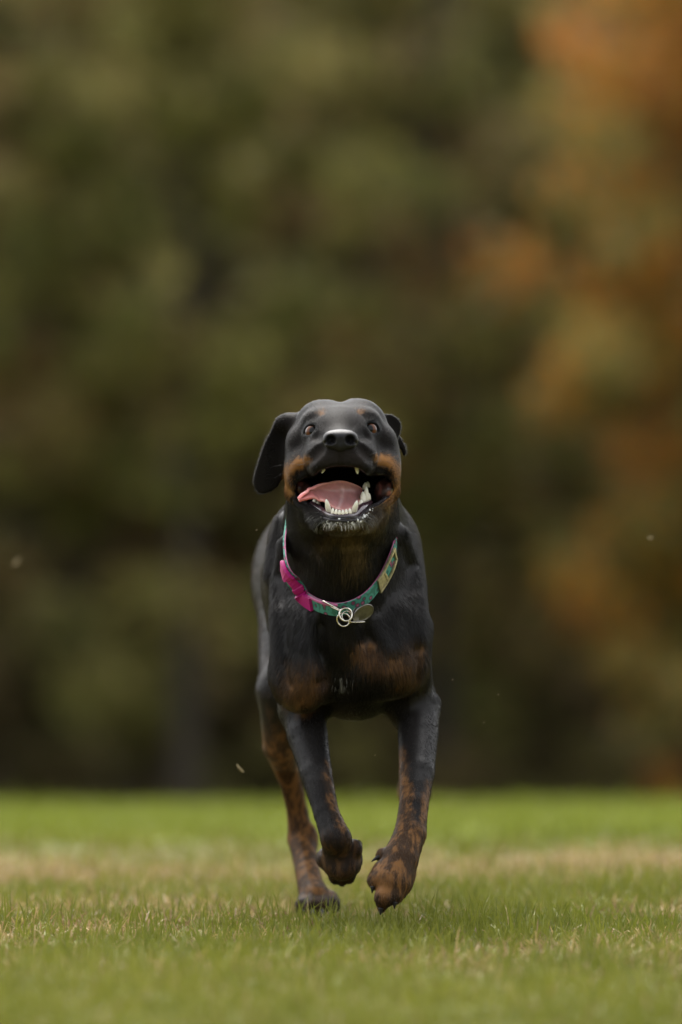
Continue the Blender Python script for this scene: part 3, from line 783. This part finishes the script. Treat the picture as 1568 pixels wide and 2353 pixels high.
# fur: short coat of single hairs lying along the body
def make_fur():
    P = BV[BQ]; ar = 0.5 * np.linalg.norm(np.cross(P[:, 2] - P[:, 0], P[:, 3] - P[:, 1]), axis=1)
    cen = P.mean(1); nf = nrm(np.cross(P[:, 2] - P[:, 0], P[:, 3] - P[:, 1]))
    wt = ar * np.where(cen[:, 1] < .32, 1.0, 0.35) * np.where(cen[:, 2] > .53, 1.5, 1.0) * ~fm
    wt *= np.where(nf[:, 1] > .6, .4, 1) * np.where((cen[:, 2] > .545) & (cen[:, 1] < -.015), 2.2, 1)
    N = 370000
    f = rng.choice(len(wt), N, p=wt / wt.sum())
    s, t = rng.random((N, 1)), rng.random((N, 1))
    Q = P[f]; root = (Q[:, 0] * (1 - s) + Q[:, 1] * s) * (1 - t) + (Q[:, 3] * (1 - s) + Q[:, 2] * s) * t
    n = B.grad(root, .005)
    u, v = to_uv(root); a, b = (u - 551.5) / 0.2696, (v - 882.4) / 0.2696
    z, y, x = root[:, 2], root[:, 1], root[:, 0]
    # lie of the coat
    flow = np.tile(np.array([0., .75, -.65]), (N, 1))
    z = z - .010; head = (z > .535) & (y < .14)
    away = np.stack([x, y + .12, (z - .64)], -1); away = nrm(away) + np.array([0, .7, 0.0])
    wh = (sstep(.505, .565, z) * (y < .14))[:, None]
    jaw = head & (z < .60); wj = sstep(.61, .58, z)[:, None]; hflow = away * (1 - wj) + np.stack([x * 4, .45 + 0 * x, -.7 + 0 * x], -1) * wj
    leg = (z < .30); flow = np.where(leg[:, None], np.array([0, .25, -1.]), flow)
    chest = (y < .25) & (z < .535) & (z > .30); flow = np.where(chest[:, None], np.stack([(x - .01) * 3.0, .25 + 0 * x, -1 + 0 * x], -1), flow)
    flow = nrm(flow) * (1 - wh) + nrm(hflow) * wh
    flow = flow + (np.stack([vnoise(root, 22, q) for q in (41, 42, 43)], -1) - .5) * 0.35 + rng.normal(0, .05, (N, 3))
    flow = nrm(flow - n * (flow * n).sum(1, keepdims=True))
    ln = np.full(N, .0125); ln = np.where(head, .0062, ln); ln = np.where(jaw, .008, ln); ln = np.where(leg, .0065, ln)
    ln = np.where(head & (y < -.03) & (z > .60), .0046, ln)
    throat = (y < .2) & (z < .56) & (z > .44) & (np.abs(x - .01) < .05); ln = np.where(throat, .018, ln)
    ln = np.where((y < .25) & (z < .42) & (z > .33), .016, ln)
    ear = (x < -.085) & (z > .56) | (x > .082) & (z > .61); ln = np.where(ear, .007, ln)
    chin = (np.abs(a - 870) < 190) & (b > 1140) & (b < 1260) & (y < -.02); ln = np.where(chin, .0060, ln)
    ln *= rng.uniform(.6, 1.25, N)
    ln *= .88; lift = np.where(head, .16, .145) * rng.uniform(.4, 1.6, N)
    tt = np.array([0, .5, 1.0])
    pts = root[:, None] - n[:, None] * .0005 + (flow * np.cos(lift)[:, None])[:, None] * (ln[:, None, None] * tt[None, :, None]) \
        + n[:, None] * (ln * np.sin(lift))[:, None, None] * (tt * (1.25 - .45 * tt))[None, :, None]
    # keep the eyes, nostrils and mouth free
    keep = np.ones(N, bool)
    for c_, n_e, sg in EYES: keep &= np.linalg.norm((root - c_ - n_e * .0135) * np.array([1, .6, 1.3]), axis=1) > .0120
    keep &= np.linalg.norm((root - Hd(858, 478, -.112)) * np.array([1, 1, 1.5]), axis=1) > .025
    cv = poly_sdf(np.array(MP, dtype=np.float32), pts[:, 2, 0] * (1 - (y + .03) / 7.7), pts[:, 2, 2] - (pts[:, 2, 2] - CAM_Z) * (y + .03) / 7.7)
    keep &= ~((cv < .001) & (y < .05))
    pts, root, ln = pts[keep], root[keep], ln[keep]; N = len(pts)
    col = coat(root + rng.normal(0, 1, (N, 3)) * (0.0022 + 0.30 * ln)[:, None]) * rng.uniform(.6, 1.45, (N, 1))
    cu = bpy.data.hair_curves.new('fur'); cu.add_curves([3] * N)
    cu.attributes['position'].data.foreach_set('vector', pts.astype(np.float32).ravel())
    ra = cu.attributes.new('radius', 'FLOAT', 'POINT') if 'radius' not in cu.attributes else cu.attributes['radius']
    ra.data.foreach_set('value', (np.tile([.00019, .00015, .00004], N) * np.repeat(rng.uniform(.8, 1.2, N), 3)).astype(np.float32))
    ca = cu.attributes.new('Col', 'FLOAT_COLOR', 'CURVE'); c4 = np.ones((N, 4), np.float32); c4[:, :3] = col; ca.data.foreach_set('color', c4.ravel())
    zz, yy_ = root[:, 2], root[:, 1]
    gl = np.where(yy_ < .14, .22 - .19 * sstep(.50, .58, zz), np.where(zz < .2, .08, .22)); gl = np.where((np.abs(root[:, 0] - .012) < .045) & (yy_ < .13) & (zz < .545), .12, gl)
    ga = cu.attributes.new('Gloss', 'FLOAT', 'CURVE'); ga.data.foreach_set('value', (gl * rng.uniform(.6, 1.4, N)).astype(np.float32))
    m, t_, nd, out = new_mat('dog_hair')
    ag = nd.new('ShaderNodeAttribute'); ag.attribute_name = 'Gloss'
    at = nd.new('ShaderNodeAttribute'); at.attribute_name = 'Col'
    hb = nd.new('ShaderNodeBsdfPrincipled'); hb.inputs['Roughness'].default_value = .36; t_.links.new(ag.outputs['Fac'], hb.inputs['Specular IOR Level'])
    t_.links.new(at.outputs['Color'], hb.inputs['Base Color'])
    hh = nd.new('ShaderNodeBsdfHairPrincipled'); hh.parametrization = 'COLOR'; hh.inputs['Roughness'].default_value = .28; hh.inputs['Radial Roughness'].default_value = .4
    t_.links.new(at.outputs['Color'], hh.inputs['Color'])
    mxh = nd.new('ShaderNodeMixShader'); mxh.inputs[0].default_value = .07
    t_.links.new(hb.outputs[0], mxh.inputs[1]); t_.links.new(hh.outputs[0], mxh.inputs[2]); t_.links.new(mxh.outputs[0], out.inputs[0])
    cu.materials.append(m)
    o = link('fur', cu, DOG); tag(o, kind='stuff')
make_fur()

# ------------------------------------------------------------------ parts of the dog's head
# nose leather
NC = Hd(858, 468, -.116)
nf = Field(np.arange(-.034, .034, .0009), np.arange(-.145, -.075, .0009), np.arange(NC[2] - .028, NC[2] + .026, .0009))
nf.ell(NC + [0, .008, .002], (.0215, .0170, .0112), .004)
nf.ell(NC + [-.0125, .003, -.002], (.0108, .0120, .0112), .006); nf.ell(NC + [.0125, .003, -.002], (.0108, .0120, .0112), .006)
nf.ell(NC + [0, .004, -.0085], (.0100, .0115, .0088), .006)
for sg in (-1, 1):
    nf.ell(NC + [sg * .0128, -.0085, -.0015], (.0066, .0130, .0062), .003, rot=(0, sg * 18, 0), sub=True)
    nf.cone(NC + [sg * .0150, -.0075, -.0035], NC + [sg * .0225, .000, -.0060], .0026, .0014, .002, sub=True)
nf.cone(NC + [0, -.0100, -.001], NC + [0, -.0085, -.018], .0006, .0009, .0022, sub=True)
V, Q = nf.mesh(2); link('nose', mesh_np('nose', V, Q, M['nose']), DOG)

# eyes
def uv_sphere(c, r, gaze, colf, nu=28, nv=20):
    gz = np.asarray(gaze, float); gz /= np.linalg.norm(gz)
    e1 = np.cross(gz, [0, 0, 1.]); e1 /= np.linalg.norm(e1); e2 = np.cross(e1, gz)
    V = [c + gz * r]; A = [0.0]
    for i in range(1, nv):
        th = np.pi * (i / nv) ** 1.25
        for k in range(nu):
            ph = 2 * np.pi * k / nu
            rr = r * (1 + 0.05 * np.exp(-(th / .45) ** 2))
            V.append(c + rr * (np.cos(th) * gz + np.sin(th) * (np.cos(ph) * e1 + np.sin(ph) * e2))); A.append(th)
    V.append(c - gz * r); A.append(np.pi)
    F3 = [(0, 1 + (k + 1) % nu, 1 + k) for k in range(nu)]; F4 = []
    for i in range(nv - 2):
        for k in range(nu): F4.append((1 + i * nu + k, 1 + i * nu + (k + 1) % nu, 1 + (i + 1) * nu + (k + 1) % nu, 1 + (i + 1) * nu + k))
    last = len(V) - 1
    for k in range(nu): F3.append((last, 1 + (nv - 2) * nu + k, 1 + (nv - 2) * nu + (k + 1) % nu))
    A = np.array(A)
    return np.array(V), [np.array(F4), np.array(F3)], colf(A)
def eye_col(A):
    c = np.zeros((len(A), 3)); c[:] = (0.05, 0.03, 0.025)
    c[A < 0.98] = (0.025, 0.012, 0.008); c[A < 0.88] = (0.075, 0.024, 0.008); c[A < 0.44] = (0.004, 0.004, 0.004)
    return c
for (c_, n_e, sg) in EYES:
    V, F, c = uv_sphere(c_ + np.array([0, -.0004, 0]), .0125, (sg * .10, -1, .18), eye_col)
    link('eye', mesh_np('eye', V, F, M['eye'], col=c), DOG)

# teeth: slightly curved tapered cones
def tooth(root, tip, r, bend=(0, 0, 0), flat=0.8, n=10):
    root, tip = np.asarray(root, float), np.asarray(tip, float); bend = np.asarray(bend, float)
    t = np.linspace(0, 1, 8)
    P = root + (tip - root) * t[:, None] + bend * (4 * t * (1 - t))[:, None]
    rad = r * np.sqrt(np.maximum(1 - t ** 1.7, 0.004))
    V, F = tube(P, rad, n)
    col = np.array([0.80, 0.72, 0.52]) * (1 - np.repeat(t, n)[:, None]) * .85 + np.array([0.86, 0.82, 0.70]) * np.repeat(t, n)[:, None] + .05
    o = link('tooth', mesh_np('tooth', V, F, M['tooth'], col=np.clip(col, 0, .85)), DOG)
    return o
tooth(Hd(765, 1110, -.066), Hd(736, 980, -.080), .0043, (0, -.002, 0)); tooth(Hd(968, 1105, -.066), Hd(1000, 992, -.080), .0043, (0, -.002, 0))
for k, (a, b0_, b1_) in enumerate(((793, 1112, 1055), (822, 1114, 1064), (850, 1115, 1070), (878, 1115, 1070), (907, 1112, 1064), (938, 1108, 1058))):
    dy = -.0800 - .006 * (1 - ((a - 865) / 75.) ** 2)
    tooth(Hd(a, b0_, dy), Hd(a, b1_, dy - .001), .0026)
tooth(Hd(996, 705, -.078), Hd(1005, 768, -.082), .0028); tooth(Hd(716, 728, -.076), Hd(698, 760, -.080), .0022)
for a0, b0_, a1, b1_, yy, r_ in ((1030, 1030, 1036, 985, -.044, .0034), (1052, 1012, 1048, 915, -.026, .0046), (1074, 1000, 1080, 872, -.020, .0044), (1092, 985, 1098, 925, -.018, .0042), (1066, 900, 1070, 838, .002, .0042), (1086, 880, 1090, 830, .010, .0040), (640, 1010, 634, 975, -.020, .0036), (668, 1035, 664, 1000, -.030, .0034)):
    tooth(Hd(a0, b0_, yy), Hd(a1, b1_, yy), r_)
# gums and wet inner lips of the lower jaw
def strand(name, pts, rad, mat, n=10, sub=6, parent=None):
    P = catmull(pts, sub); rad = np.interp(np.linspace(0, 1, len(P)), np.linspace(0, 1, len(rad)), rad)
    V, F = tube(P, rad, n)
    return link(name, mesh_np(name, V, F, mat), parent or DOG)
strand('gum', [Hd(1110, 1010, -.02), Hd(1050, 1050, -.05), Hd(985, 1118, -.070), Hd(930, 1128, -.083), Hd(868, 1132, -.086), Hd(800, 1130, -.083), Hd(748, 1115, -.070), Hd(690, 1075, -.05), Hd(610, 1020, -.02)], [.004, .006, .0052, .0042, .0040, .0042, .0052, .006, .004], M['gum'])
strand('lower_lip', [Hd(1275, 930, .0), Hd(1210, 1005, -.02), Hd(1120, 1058, -.045), Hd(1062, 1108, -.065), Hd(1030, 1150, -.083), Hd(960, 1165, -.093), Hd(870, 1168, -.096), Hd(780, 1162, -.093), Hd(708, 1145, -.083), Hd(672, 1100, -.065), Hd(600, 1050, -.04), Hd(520, 985, -.01)],
       [.003, .0038, .0040, .0042, .0036, .0028, .0024, .0028, .0036, .0042, .0040, .003], M['lip'])

# fleshy inside of the cheeks
gc_ = np.random.default_rng(3)
for c0, rr, rt_ in ((Hd(1225, 905, .006), (.0110, .022, .0175), (0, 18, 20)), (Hd(545, 890, .006), (.0085, .022, .0120), (0, -18, -20))):
    cf_ = Field(np.arange(c0[0] - .03, c0[0] + .03, .0014), np.arange(c0[1] - .04, c0[1] + .04, .0016), np.arange(c0[2] - .03, c0[2] + .03, .0014))
    cf_.ell(c0, rr, .004, rot=rt_)
    for q in range(5): cf_.ell(c0 + gc_.uniform(-1, 1, 3) * np.array([.006, .010, .009]), gc_.uniform(.004, .007, 3), .005)
    V, Q = cf_.mesh(2); nz_ = vnoise(V, 160, 15)[:, None]
    link('inner_cheek', mesh_np('inner_cheek', V, Q, M['mouth'], col=np.array([.05, .02, .017]) * (.3 + 1.3 * nz_) + np.array([.10, .03, .024]) * sstep(.5, .8, nz_)), DOG)

# tongue: cupped sheet curling out over the lip on one side
TT = [[(494, 972, -.052), (500, 985, -.050), (505, 1000, -.054)],
      [(545, 918, -.052), (550, 950, -.046), (560, 985, -.054)],
      [(600, 882, -.048), (612, 925, -.042), (640, 972, -.054)],
      [(700, 838, -.042), (700, 910, -.034), (718, 995, -.056)],
      [(800, 818, -.034), (795, 930, -.030), (795, 1060, -.062)],
      [(880, 822, -.026), (872, 940, -.026), (865, 1085, -.064)],
      [(960, 850, -.016), (950, 950, -.018), (940, 1075, -.058)],
      [(1022, 882, -.006), (1012, 950, -.006), (1005, 1020, -.040)],
      [(1042, 930, .000), (1038, 965, .004), (1030, 1000, -.020)]]
rows = [catmull([Hd(*c[q]) for c in TT], 6) for q in range(3)]
rows = np.array(rows)                                                   # (3, n, 3)
grid = np.array([catmull(rows[:, i], 8) for i in range(rows.shape[1])])  # (n, m, 3)
n_, m_ = grid.shape[:2]
du = np.gradient(grid, axis=0); dv = np.gradient(grid, axis=1); nn = nrm(np.cross(du, dv))
sgn = np.sign((nn[..., 1]).mean()); nn = nn * (-sgn)                     # towards the camera
uu, vv = np.meshgrid(np.linspace(0, 1, n_), np.linspace(0, 1, m_), indexing='ij')
edge = np.minimum(np.minimum(vv, 1 - vv) * 2.2, np.minimum(uu, 1 - uu) * 5).clip(0, 1)
th_ = .0012 + .0022 * np.sqrt(edge)
ridge = np.exp(-((uu - .56 - .06 * np.sin(vv * 3)) / .022) ** 2) * sstep(.15, .5, vv)
wav = (vnoise(grid, 60, 44) - .5) * .0032 + (vnoise(grid, 170, 45) - .5) * .0010
grid = grid + nn * wav[..., None] + nn * (.0035 * np.exp(-(vv / .10) ** 2))[..., None] - nn * (.0025 * np.exp(-((uu - .22 - .10 * vv) / .03) ** 2))[..., None]
top = grid + nn * (th_ + .0016 * ridge)[..., None]; bot = grid - nn * th_[..., None]
V = np.concatenate([top.reshape(-1, 3), bot.reshape(-1, 3)]); nm = n_ * m_
F = []
for i in range(n_ - 1):
    for j in range(m_ - 1):
        q = (i * m_ + j, (i + 1) * m_ + j, (i + 1) * m_ + j + 1, i * m_ + j + 1); F.append(q); F.append(tuple(nm + t for t in q[::-1]))
rim = [i * m_ for i in range(n_)] + [(n_ - 1) * m_ + j for j in range(1, m_)] + [i * m_ + m_ - 1 for i in range(n_ - 2, -1, -1)] + [j for j in range(m_ - 2, 0, -1)]
for a_, b_ in zip(rim, rim[1:] + rim[:1]): F.append((b_, a_, nm + a_, nm + b_))
rimm = np.exp(-(np.minimum(vv, 1 - vv) / .09) ** 2)
cc = np.array([.48, .225, .22]) * (1 - rimm[..., None]) + np.array([.62, .29, .26]) * rimm[..., None]
cc = cc * (1 - sstep(.45, .0, uu)[..., None] * .0) * (1 - .35 * sstep(.55, 1, uu)[..., None]) 
cc = cc + ridge[..., None] * np.array([.12, .16, .16]); cc[..., 1:] *= (1 - .45 * sstep(.42, .05, uu)[..., None])
cc = cc * (.85 + .3 * vnoise(grid, 300, 12)[..., None])
cc = np.concatenate([cc.reshape(-1, 3)] * 2)
link('tongue', mesh_np('tongue', V, np.array(F), M['tongue'], col=cc), DOG)

# foam on the lower lip
fp = []
for q in range(60):
    a = rng.choice([rng.uniform(1030, 1130), rng.uniform(690, 1050)], p=[.45, .55]); b = 1160 + rng.normal(12, 16) - max(a - 1020, 0) * .75 - max(740 - a, 0) * .8
    p = Hd(a, b, -.05); yf = B.front(p[0], p[2], -.16, .05)
    if yf > .03: continue
    c0 = Hd(a, b, yf); r0 = rng.uniform(.0006, .0018)
    V, F, _ = uv_sphere(c0, r0, (0, -1, .1), lambda A: A, 8, 6); V = c0 + (V - c0) * rng.uniform(.7, 1.7, 3); fp.append((V, F))
V, F = merge(fp); tag(link('foam', mesh_np('foam', V, F, M['foam']), DOG), kind='stuff')
# claws
def claw(p, d, l, r):
    p = np.asarray(p); d = np.asarray(d, float); d /= np.linalg.norm(d)
    t = np.linspace(0, 1, 6); P = p + d * (l * t)[:, None] + np.array([0, 0, -1]) * (l * .35 * t ** 2)[:, None]
    V, F = tube(P, r * (1 - .85 * t ** 1.3), 7)
    link('claw', mesh_np('claw', V, F, M['claw']), DOG)
claw(W(878, 1967, .040), (-1, -.5, -.1), .016, .0042)
for u, v, yy in ((700, 2086, .412), (719, 2090, .396), (742, 2090, .396), (763, 2086, .412)): claw(W(u, v, yy), (0, -1, -.1), .016, .0042)
for u, v, yy in ((857, 2036, .004), (876, 2086, -.004), (908, 2072, -.006), (932, 2048, .010)): claw(W(u, v, yy), (-.15, -.2, -1), .007, .0036)
# whiskers and the tuft on the chin
def hairs(name, roots, dirs, ls, r, mat):
    parts = []
    for p, d, l in zip(roots, dirs, ls):
        d = np.asarray(d, float); d /= np.linalg.norm(d); t = np.linspace(0, 1, 4)
        parts.append(tube(p + d * (l * t)[:, None] + np.array([0, .15, -.2]) * (l * t ** 2)[:, None], r * (1 - .8 * t), 3, caps=False))
    V, F = merge(parts); o = link(name, mesh_np(name, V, F, mat), DOG); tag(o, kind='stuff')
rt, dd, ll = [], [], []
for q in range(45):
    a = rng.uniform(700, 1050); b = rng.uniform(1175, 1225) - 0.00012 * 0 - abs(a - 870) * .12; p = Hd(a, b, 0); yf = B.front(p[0], p[2], -.16, .05)
    if yf > -.03: continue
    rt.append(Hd(a, b, yf)); dd.append((rng.normal((a - 870) / 400., .25), -.55, -1 + rng.normal(0, .2))); ll.append(rng.uniform(.004, .008))
hairs('chin_tuft', rt, dd, ll, .00035, M['white_hair'])
rt, dd, ll = [], [], []
for a, b in ((640, 620), (600, 660), (680, 670), (1080, 620), (1120, 660), (1040, 670), (560, 690), (1160, 690), (660, 215), (1070, 210)):
    p = Hd(a, b, 0); yf = B.front(p[0], p[2]); sg = np.sign(a - 860); rt.append(Hd(a, b, yf)); dd.append((sg * rng.uniform(.7, 1.2), .2, rng.normal(.05, .3) + (.9 if b < 300 else 0))); ll.append(rng.uniform(.03, .05) * (.5 if b < 300 else 1))
hairs('whisker', rt, dd, ll, .00022, M['claw'])

# ------------------------------------------------------------------ collar
M['strap'] = None
def strap_mat():
    m, t, n, out = new_mat('floral_webbing')
    b = n.new('ShaderNodeBsdfPrincipled'); b.inputs['Roughness'].default_value = .75; b.inputs['Specular IOR Level'].default_value = .2
    tc = n.new('ShaderNodeTexCoord')
    vo = n.new('ShaderNodeTexVoronoi'); vo.inputs['Scale'].default_value = 105; vo.inputs['Randomness'].default_value = .9
    t.links.new(tc.outputs['Object'], vo.inputs['Vector'])
    rmp = n.new('ShaderNodeValToRGB'); cr = rmp.color_ramp; cr.interpolation = 'CONSTANT'
    cr.elements[0].position = 0; cr.elements[0].color = (.30, .10, .16, 1); cr.elements[1].position = .16; cr.elements[1].color = (.16, .035, .075, 1)
    e = cr.elements.new(.30); e.color = (.02, .09, .075, 1); e = cr.elements.new(.42); e.color = (.055, .21, .165, 1); e = cr.elements.new(.72); e.color = (.035, .13, .095, 1)
    t.links.new(vo.outputs['Distance'], rmp.inputs[0])
    nz = n.new('ShaderNodeTexNoise'); nz.inputs['Scale'].default_value = 900; t.links.new(tc.outputs['Object'], nz.inputs['Vector'])
    bp = n.new('ShaderNodeBump'); bp.inputs['Strength'].default_value = .4; bp.inputs['Distance'].default_value = .0006
    t.links.new(nz.outputs[0], bp.inputs['Height']); t.links.new(bp.outputs[0], b.inputs['Normal'])
    t.links.new(rmp.outputs[0], b.inputs['Base Color']); t.links.new(b.outputs[0], out.inputs[0])
    return m
M['strap'] = strap_mat()
M['lining'] = pbr('pink_lining', (0.40, 0.10, 0.22), .8, noise=(150, .2), bump=(900, .4, .0005))
cf = [(700, 1368), (742, 1393), (790, 1398), (840, 1375), (880, 1325), (905, 1265)]
def cpt(u, v, off):
    y = .08
    for _ in range(3): p = W(u, v, y); y = B.front(p[0], p[2], -.02, .4)
    y = min(y, .22)
    return W(u, v, y) + np.array([0, -off, 0])
cpath = [W(660, 1215, .170), W(655, 1265, .130), W(665, 1318, .098)] + [cpt(u, v, .006) for u, v in cf] + [W(913, 1215, .165), W(905, 1165, .235), (0.045, .295, .585), (0.0, .312, .600), (-.045, .295, .585), W(668, 1165, .235)]
CP = catmull(cpath, 10, closed=True)
cen_c = CP.mean(0)
def frame_on(P):
    T = nrm(np.roll(P, -1, 0) - np.roll(P, 1, 0))
    Cn = nrm(P - cen_c); pl = np.linalg.svd(P - P.mean(0))[2][2]; pl = pl * np.sign(pl[2])
    Wd = nrm(pl - T * (T @ pl)[:, None]); Nn = np.cross(Wd, T); Nn = Nn * np.sign((Nn * Cn).sum(1, keepdims=True))
    return T, Wd, Nn
CT, CW, CN = frame_on(CP)
def band(i0, i1, hw, off, th, step=1, wshift=0.0):
    idx = [(i % len(CP)) for i in range(i0, i1 + 1, step)]
    closed = (i1 - i0 + 1) >= len(CP)
    if closed: idx = idx[:len(CP)]
    P, Wd, Nn = CP[idx], CW[idx], CN[idx]
    sec = [(-1, 0), (1, 0), (1, 1), (-1, 1)]
    V = np.stack([P + Wd * (hw * s + wshift) + Nn * (off + th * t) for s, t in sec], 1).reshape(-1, 3); m = len(P); F = []
    for i in range(m if closed else m - 1):
        j = (i + 1) % m
        for k in range(4): F.append((i * 4 + k, j * 4 + k, j * 4 + (k + 1) % 4, i * 4 + (k + 1) % 4))
    fl = [np.array(F)]
    if not closed: fl = [np.concatenate([fl[0], [[0, 1, 2, 3], [(m - 1) * 4 + k for k in (3, 2, 1, 0)]]])]
    return V, fl
COL = thing('dog_collar', 'teal and pink floral dog collar with pink buckle round the dog\'s neck', 'collar', tuple(float(q) for q in CP[50]))
def cpart(name, VF, mat, parent=COL, smooth=False, bev=None):
    o = link(name, mesh_np(name, VF[0], VF[1], mat, smooth=smooth), parent)
    if bev:
        b = o.modifiers.new('bevel', 'BEVEL'); b.width = bev; b.segments = 3
    return o
nC = len(CP)
strap = cpart('strap', band(0, nC, .0095, .0, .0022), M['strap'], bev=.0006)
cpart('lining', band(0, nC, .0092, -.0012, .0012), M['lining'], strap)
cpart('strap_loop', band(34, 47, .0092, .0026, .0018), M['strap'], bev=.0006)
cpart('loop_edge', band(34, 48, .0016, .0024, .0034, 1, .0088), M['lining'], bev=.0006)
# side-release buckle: two shells and the tongue between
buckle = cpart('buckle', band(16, 22, .0096, .0024, .0066), M['pink'], bev=.0032)
cpart('buckle_prong', band(21, 28, .0066, .0026, .0042), M['pink'], buckle, bev=.002)
cpart('buckle_collar', band(25, 27, .0084, .0026, .0054), M['pink'], bev=.002)
cpart('buckle', band(28, 36, .0096, .0024, .0066), M['pink'], bev=.0032)
# slide adjuster: frame with a crossbar
sl = []
for i0, i1, hw, sh in ((66, 67, .0115, 0), (70, 71, .0115, 0), (78, 79, .0115, 0)): sl.append(band(i0, i1, hw, .0026, .0028, 1, sh))
for sh in (-.0110, .0110): sl.append(band(66, 79, .0016, .0024, .0032, 1, sh))
sl.append(band(66, 70, .0095, .0026, .0022))
cpart('slide_adjuster', merge(sl), M['slide'], bev=.0005)

# rings and tag
def ring(c, r, wr, nrm_, n=36, ry=None):
    nrm_ = np.asarray(nrm_, float); nrm_ /= np.linalg.norm(nrm_); e1 = np.cross(nrm_, [0, .2, 1.]); e1 /= np.linalg.norm(e1); e2 = np.cross(nrm_, e1)
    a = np.linspace(0, 2 * np.pi, n, endpoint=False)
    return tube(np.asarray(c) + r * np.cos(a)[:, None] * e1 + (ry or r) * np.sin(a)[:, None] * e2, wr, 8, closed=True)
yc = float(cpt(790, 1398, .006)[1])
def obj_tube(name, pts, rad, mat, parent, n=8):
    V, F = tube(pts, rad, n); return link(name, mesh_np(name, V, F, mat), parent)
# steel dee ring on the collar, seen almost edge-on
dP = np.array([W(745, 1382, yc - .006), W(776, 1398, yc - .018), W(781, 1403, yc - .018), W(778, 1402, yc - .010), W(752, 1389, yc + .004), W(744, 1383, yc + .004)])
V, F = tube(catmull(dP, 6, closed=True), .0013, 8, closed=True); link('dee_ring', mesh_np('dee_ring', V, F, M['steel']), COL)
tc_ = W(795, 1412, yc - .021)
TAG = thing('name_tag', 'oval metal name tag on split rings hanging from the collar', 'tag', tuple(float(q) for q in tc_))
V, F = ring(tc_, .0088, .00135, (.15, -1, .1)); link('split_ring', mesh_np('split_ring', V, F, M['steel']), TAG)
V, F = ring(W(790, 1424, yc - .017), .0092, .0010, (-.25, -1, -.25)); link('split_ring', mesh_np('split_ring', V, F, M['steel']), TAG)
V, F = ring(W(797, 1416, yc - .017), .0070, .0007, (.5, -1, .1)); link('split_ring', mesh_np('split_ring', V, F, M['steel']), TAG)
# oval disc with raised rim, swung sideways
def disc(c, rx, rz, th, ax_u, ax_v, n=40):
    ax_u, ax_v = nrm(np.asarray(ax_u, float)), np.asarray(ax_v, float); ax_v = nrm(ax_v - ax_u * (ax_u @ ax_v)); nn_ = np.cross(ax_u, ax_v)
    a = np.linspace(0, 2 * np.pi, n, endpoint=False); ringp = np.cos(a)[:, None] * ax_u * rx + np.sin(a)[:, None] * ax_v * rz
    Vs = [c + ringp * f + nn_ * h for f, h in ((.86, th * .5), (.90, th), (.98, th), (1, th * .6), (1, -th * .6), (.98, -th), (.90, -th), (.86, -th * .5))]
    V = np.concatenate(Vs); F = []
    for i in range(7):
        for k in range(n): F.append((i * n + k, i * n + (k + 1) % n, (i + 1) * n + (k + 1) % n, (i + 1) * n + k))
    return V, [np.array(F), np.array([list(range(n))[::-1], [7 * n + k for k in range(n)]])]
V, F = disc(W(836, 1408, yc - .014), .0155, .0135, .0011, (.9, .30, .42), (-.30, -.75, .65)); link('disc', mesh_np('disc', V, F, M['tagm'], smooth=False), TAG)
V, F = disc(W(818, 1414, yc - .017), .0052, .0105, .0008, (.8, .5, .1), (.25, 0, 1)); link('disc', mesh_np('disc', V, F, M['tagm'], smooth=False), TAG)
obj_tube('clip_bar', [W(800, 1429, yc - .018), W(820, 1430, yc - .018), W(839, 1429, yc - .016)], .0010, M['steel'], TAG)

# ------------------------------------------------------------------ bits thrown up in the air
def fleck(u, v, y, l, wd, ang, label):
    c = W(u, v, y); d = np.array([math.cos(R(ang)), .3, math.sin(R(ang))]); d /= np.linalg.norm(d)
    t = np.linspace(-.5, .5, 6); P = c + d * (l * t)[:, None] + np.array([0, 0, 1]) * (l * .4 * (t ** 2 - .1))[:, None]
    V, F = tube(P, wd * np.sqrt(np.maximum(1 - (2 * t) ** 2, .02)), 6)
    tag(link('grass_scrap', mesh_np('grass_scrap', V, F, M['dry'])), label, 'grass scrap', 'scraps of dry grass in the air')
fleck(553, 1767, -.35, .015, .0017, -48, 'pale scrap of dry grass flying beside the dog\'s hind leg')
fleck(38, 1293, 1.6, .018, .0018, 55, 'faint straw scrap flying far from the dog, against the dark trees')
fleck(1495, 1237, .9, .006, .0022, 20, 'round pale speck flying in front of the orange tree')
for u, v in ((1040, 1562), (1112, 1660), (1145, 1596), (590, 1218), (862, 1735)): fleck(u, v, .15, .003, .0008, 35, 'tiny pale crumb flying in the air near the dog')
